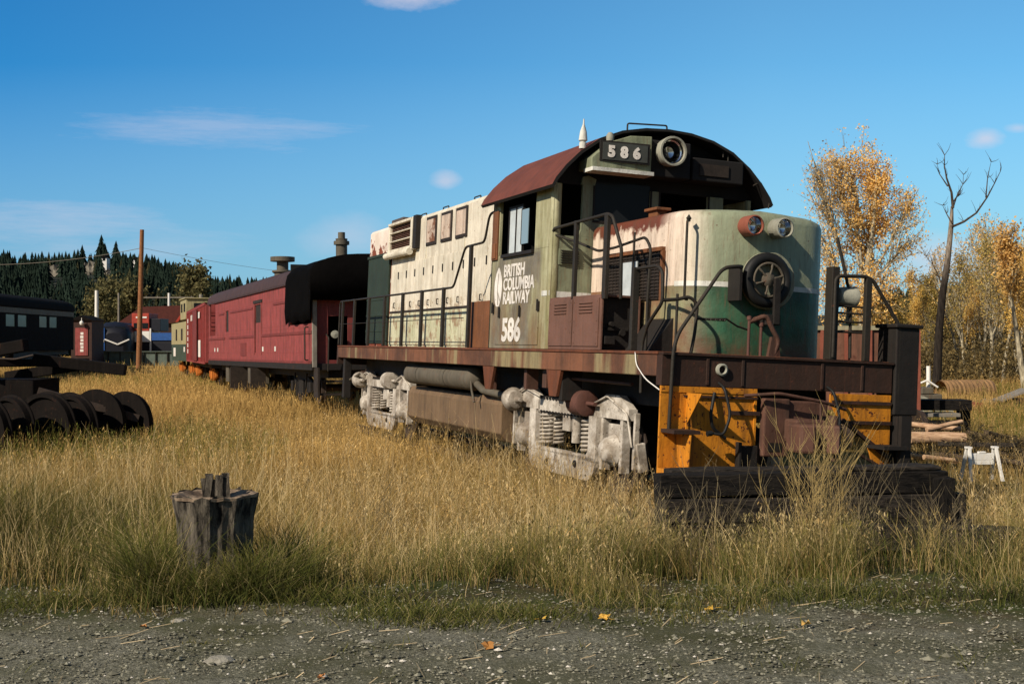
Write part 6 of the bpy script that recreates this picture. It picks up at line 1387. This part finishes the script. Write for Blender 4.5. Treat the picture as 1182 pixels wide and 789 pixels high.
# white sawhorse
s_ = empty('sawhorse', 'small white folding sawhorse standing on the dark ground at right', 'sawhorse')
b = MB(); b.box(-.2, .2, -.025, .025, .33, .44); b.box(-.2, .2, -.025, .025, .26, .33); b.box(-.06, .06, -.03, .03, .44, .47); b.build('cross_board', M['white_paint'], s_, .006)
for sx in (-.22, .22):
    for sy in (-.16, .16): b = MB(); b.beam((sx, sy*.2, .54), (sx*1.2, sy, 0), .035, .05); b.build('leg', M['white_paint'], s_, .005)
    b = MB(); b.box(sx-.04, sx+.04, -.05, .05, .52, .55); b.build('end_cap', M['white_paint'], s_)
put(s_, 1133, 19.2, 'small white folding sawhorse standing on the dark ground at right', 'sawhorse', rz=.15, z=-.50)
s_.scale = (.98, .98, .95)
# culvert pipe
b = MB(); P = []; l = 2.2; n = 34
prof = [(i/n*l, .40+.018*math.sin(i*2.2)) for i in range(n+1)]; b.lathe((-l/2, 0, .40), (1, 0, 0), prof+[(l, .37)]+[(x, r-.03) for x, r in prof[::-1]], 28)
cv = b.build('culvert_pipe', rusty('culvert', S(156, 122, 84), .3, .3, .5, rustcol=S(126, 84, 54))); put(cv, 1114, 46, 'corrugated rusty culvert pipe lying on its side before the wood', 'pipe', rz=.35, z=-.62)
# little shed roof
s_ = empty('small_shed', 'tiny dark hut with a slanted light grey roof at the right border', 'shed')
b = MB(); b.box(-.35, .35, -.3, .3, 0, .5); b.build('wall', M['barn_wall'], s_); b = MB(); b.beam((-.5, 0, .42), (.42, 0, .78), .8, .05); b.build('roof', M['grey_wood'], s_)
b = MB(); b.box(-.1, .12, -.32, -.3, .05, .4); b.build('door', M['black_iron'], s_); put(s_, 1169, 39, s_['label'], 'shed', z=-.66)
# old tractor
s_ = empty('old_tractor', 'old grey and red machine with an upright white exhaust beyond the wood pile', 'tractor')
b = MB(); b.box(-.3, .35, -.2, .25, .35, .75); b.box(-.25, .1, -.22, .2, .75, .95); b.build('engine_hood', M['tank_grey'], s_, .03)
b = MB(); b.cyl((.0, -.05, .9), (.0, -.05, 1.55), .06, 10); b.build('exhaust_pipe', M['white_paint'], s_)
for x_, r_ in ((-.35, .36), (.35, .25)):
    for sy in (-.3, .35): b = MB(); b.lathe((x_, sy, r_), (0, -1, 0), [(0, 0), (0, r_*.6), (-.05, r_*.62), (-.06, r_), (.1, r_), (.1, r_*.62), (.05, .1), (.05, 0)], 20); b.build('wheel', M['lamp_rim'] if sy < 0 else M['black_rubber'], s_)
b = MB(); b.bend([(-.4, -.25, .5), (-.45, -.25, 1.0), (-.1, -.25, 1.15), (.2, -.25, .95)], .03); b.build('white_hose', M['white_paint'], s_)
put(s_, 1071, 36, s_['label'], 'tractor', z=-.65)
s_ = empty('red_implement', 'low red iron farm frame lying between the machine and the culvert', 'implement')
b = MB(); b.box(-1.0, .9, -.15, -.05, .25, .38); b.box(-1.0, .9, .3, .4, .25, .38); 
for x_ in (-.9, -.3, .3, .8): b.box(x_-.04, x_+.04, -.05, .3, .27, .36); b.box(x_-.03, x_+.03, -.12, -.06, 0, .25)
b.build('frame', M['lamp_red'], s_); b = MB(); b.lathe((-.7, -.2, .25), (0, -1, 0), [(0, 0), (0, .25), (.06, .25), (.06, 0)], 16); b.build('disc', M['lamp_red'], s_)
put(s_, 1098, 38, s_['label'], 'implement', z=-.62)
for i, (px, Y, l, lb) in enumerate(((1125, 42, 1.2, 'pale plank lying in front of the culvert, longer one'), (1147, 43, .7, 'pale plank right of the culvert, shorter one'))):
    b = MB(); b.box(-l/2, l/2, -.1, .1, 0, .14); put(b.build('plank', M['grey_wood']), px, Y, lb, 'plank', rz=.1, z=-.5)

# ============================================================ CAMERA, SUN, SKY
cam = bpy.data.cameras.new('camera'); co = bpy.data.objects.new('camera', cam); C.objects.link(co); SC.camera = co
co.location = (0, 0, EYE); co.rotation_euler = (PI/2, 0, 0); cam.lens = 1450/1182*36; cam.sensor_width = 36; cam.shift_y = -.0021; cam.clip_end = 5000; cam.clip_start = .1
SUN_EL = 35.0; LX, LY = .70, .69
LX, LY = LX/math.hypot(LX, LY), LY/math.hypot(LX, LY)
sd = Vector((LX*math.cos(math.radians(SUN_EL)), LY*math.cos(math.radians(SUN_EL)), -math.sin(math.radians(SUN_EL))))
su = bpy.data.lights.new('sun', 'SUN'); su.energy = 4.6; su.angle = math.radians(.55); su.color = (1, .88, .72); so = bpy.data.objects.new('sun', su); C.objects.link(so)
so.rotation_euler = sd.to_track_quat('-Z', 'Y').to_euler(); so.location = (-20, -15, 20)
w = bpy.data.worlds.new('World'); SC.world = w; w.use_nodes = True; nt = w.node_tree; bg = nt.nodes['Background']; bg.inputs[1].default_value = .078
sky = nt.nodes.new('ShaderNodeTexSky'); sky.sky_type = 'NISHITA'; sky.sun_disc = False; sky.sun_elevation = math.radians(SUN_EL); sky.sun_rotation = math.atan2(-LX, -LY)
sky.air_density = 1.0; sky.dust_density = .6; sky.ozone_density = 2.5
class WN(NT):
    def __init__(s): s.t = nt; s.tc = nt.nodes.new('ShaderNodeTexCoord')
t = WN(); sp = t.n('ShaderNodeSeparateXYZ'); t.l(t.tc.outputs['Generated'], sp.inputs[0]); X_, Y_, Z_ = sp.outputs
yy = t.math('MAXIMUM', t.math('ABSOLUTE', Y_), .05); az = t.math('DIVIDE', X_, yy); el = t.math('DIVIDE', Z_, yy)
nz = t.noise(9, 8, .62, t.vec((1, 1, 2.2), src=t.tc.outputs['Generated'])); nw = t.noise(9, 10, .75, t.vec((.7, 1, 7), src=t.tc.outputs['Generated']))
tot = None
def cl(px, py, sx, sy, amt, nn, k=1.0, soft=.35):
    global tot
    a0, e0_ = (px-591)/1450, (392-py)/1450
    dx = t.math('DIVIDE', t.math('SUBTRACT', az, a0), sx/1450); dy = t.math('DIVIDE', t.math('SUBTRACT', el, e0_), sy/1450)
    d = t.math('SQRT', t.math('ADD', t.math('MULTIPLY', dx, dx), t.math('MULTIPLY', dy, dy)))
    f = t.math('ADD', t.math('SUBTRACT', 1.0, d), t.math('MULTIPLY', t.math('SUBTRACT', nn, .5), k*2)); m = t.ramp(f, .12, .12+soft+.3, 0, amt)
    tot = m if tot is None else t.math('MAXIMUM', tot, m)
cl(485, -12, 95, 30, .85, nz, 1.0, .3); cl(255, 150, 165, 24, .26, nw, 2.2, .9); cl(514, 209, 24, 15, .5, nz, .9, .4); cl(60, 262, 170, 50, .38, nw, 1.6, 1.0)
cl(1138, 160, 30, 17, .6, nz, .9, .4); cl(1085, 305, 70, 45, .6, nz, .9, .6); cl(400, 270, 60, 30, .35, nz, 1.2, .8); cl(190, 285, 120, 25, .25, nw, 1.4, .9); cl(1175, 148, 22, 8, .4, nz, .9, .4)
skyc = t.mix(1.0, sky.outputs[0], t.mix(t.ramp(az, -.4, .2), (.17, .82, 1.30, 1), (.60, 1.18, 1.38, 1)), 'MULTIPLY')
haz = t.ramp(el, .0, .22, .72, 0.0)
skyc = t.mix(haz, skyc, (3.5, 5.6, 7.6, 1))
skyc = t.mix(tot, skyc, (7.6, 7.2, 8.2, 1))
back = t.mix(1.0, sky.outputs[0], (.55, .62, .66, 1), 'MULTIPLY')          # zenith and the half of the sky behind the viewer: darkened and less saturated to cut blue fill
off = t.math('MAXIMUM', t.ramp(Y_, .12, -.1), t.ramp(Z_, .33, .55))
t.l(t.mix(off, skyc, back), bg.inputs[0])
SC.view_settings.view_transform = 'Standard'; SC.view_settings.look = 'None'; SC.view_settings.exposure = 0.28; SC.view_settings.gamma = 1
SC.render.film_transparent = False
SC.cycles.max_bounces = 5; SC.cycles.transparent_max_bounces = 6; SC.cycles.caustics_reflective = False; SC.cycles.caustics_refractive = False
SC.cycles.use_denoising = True
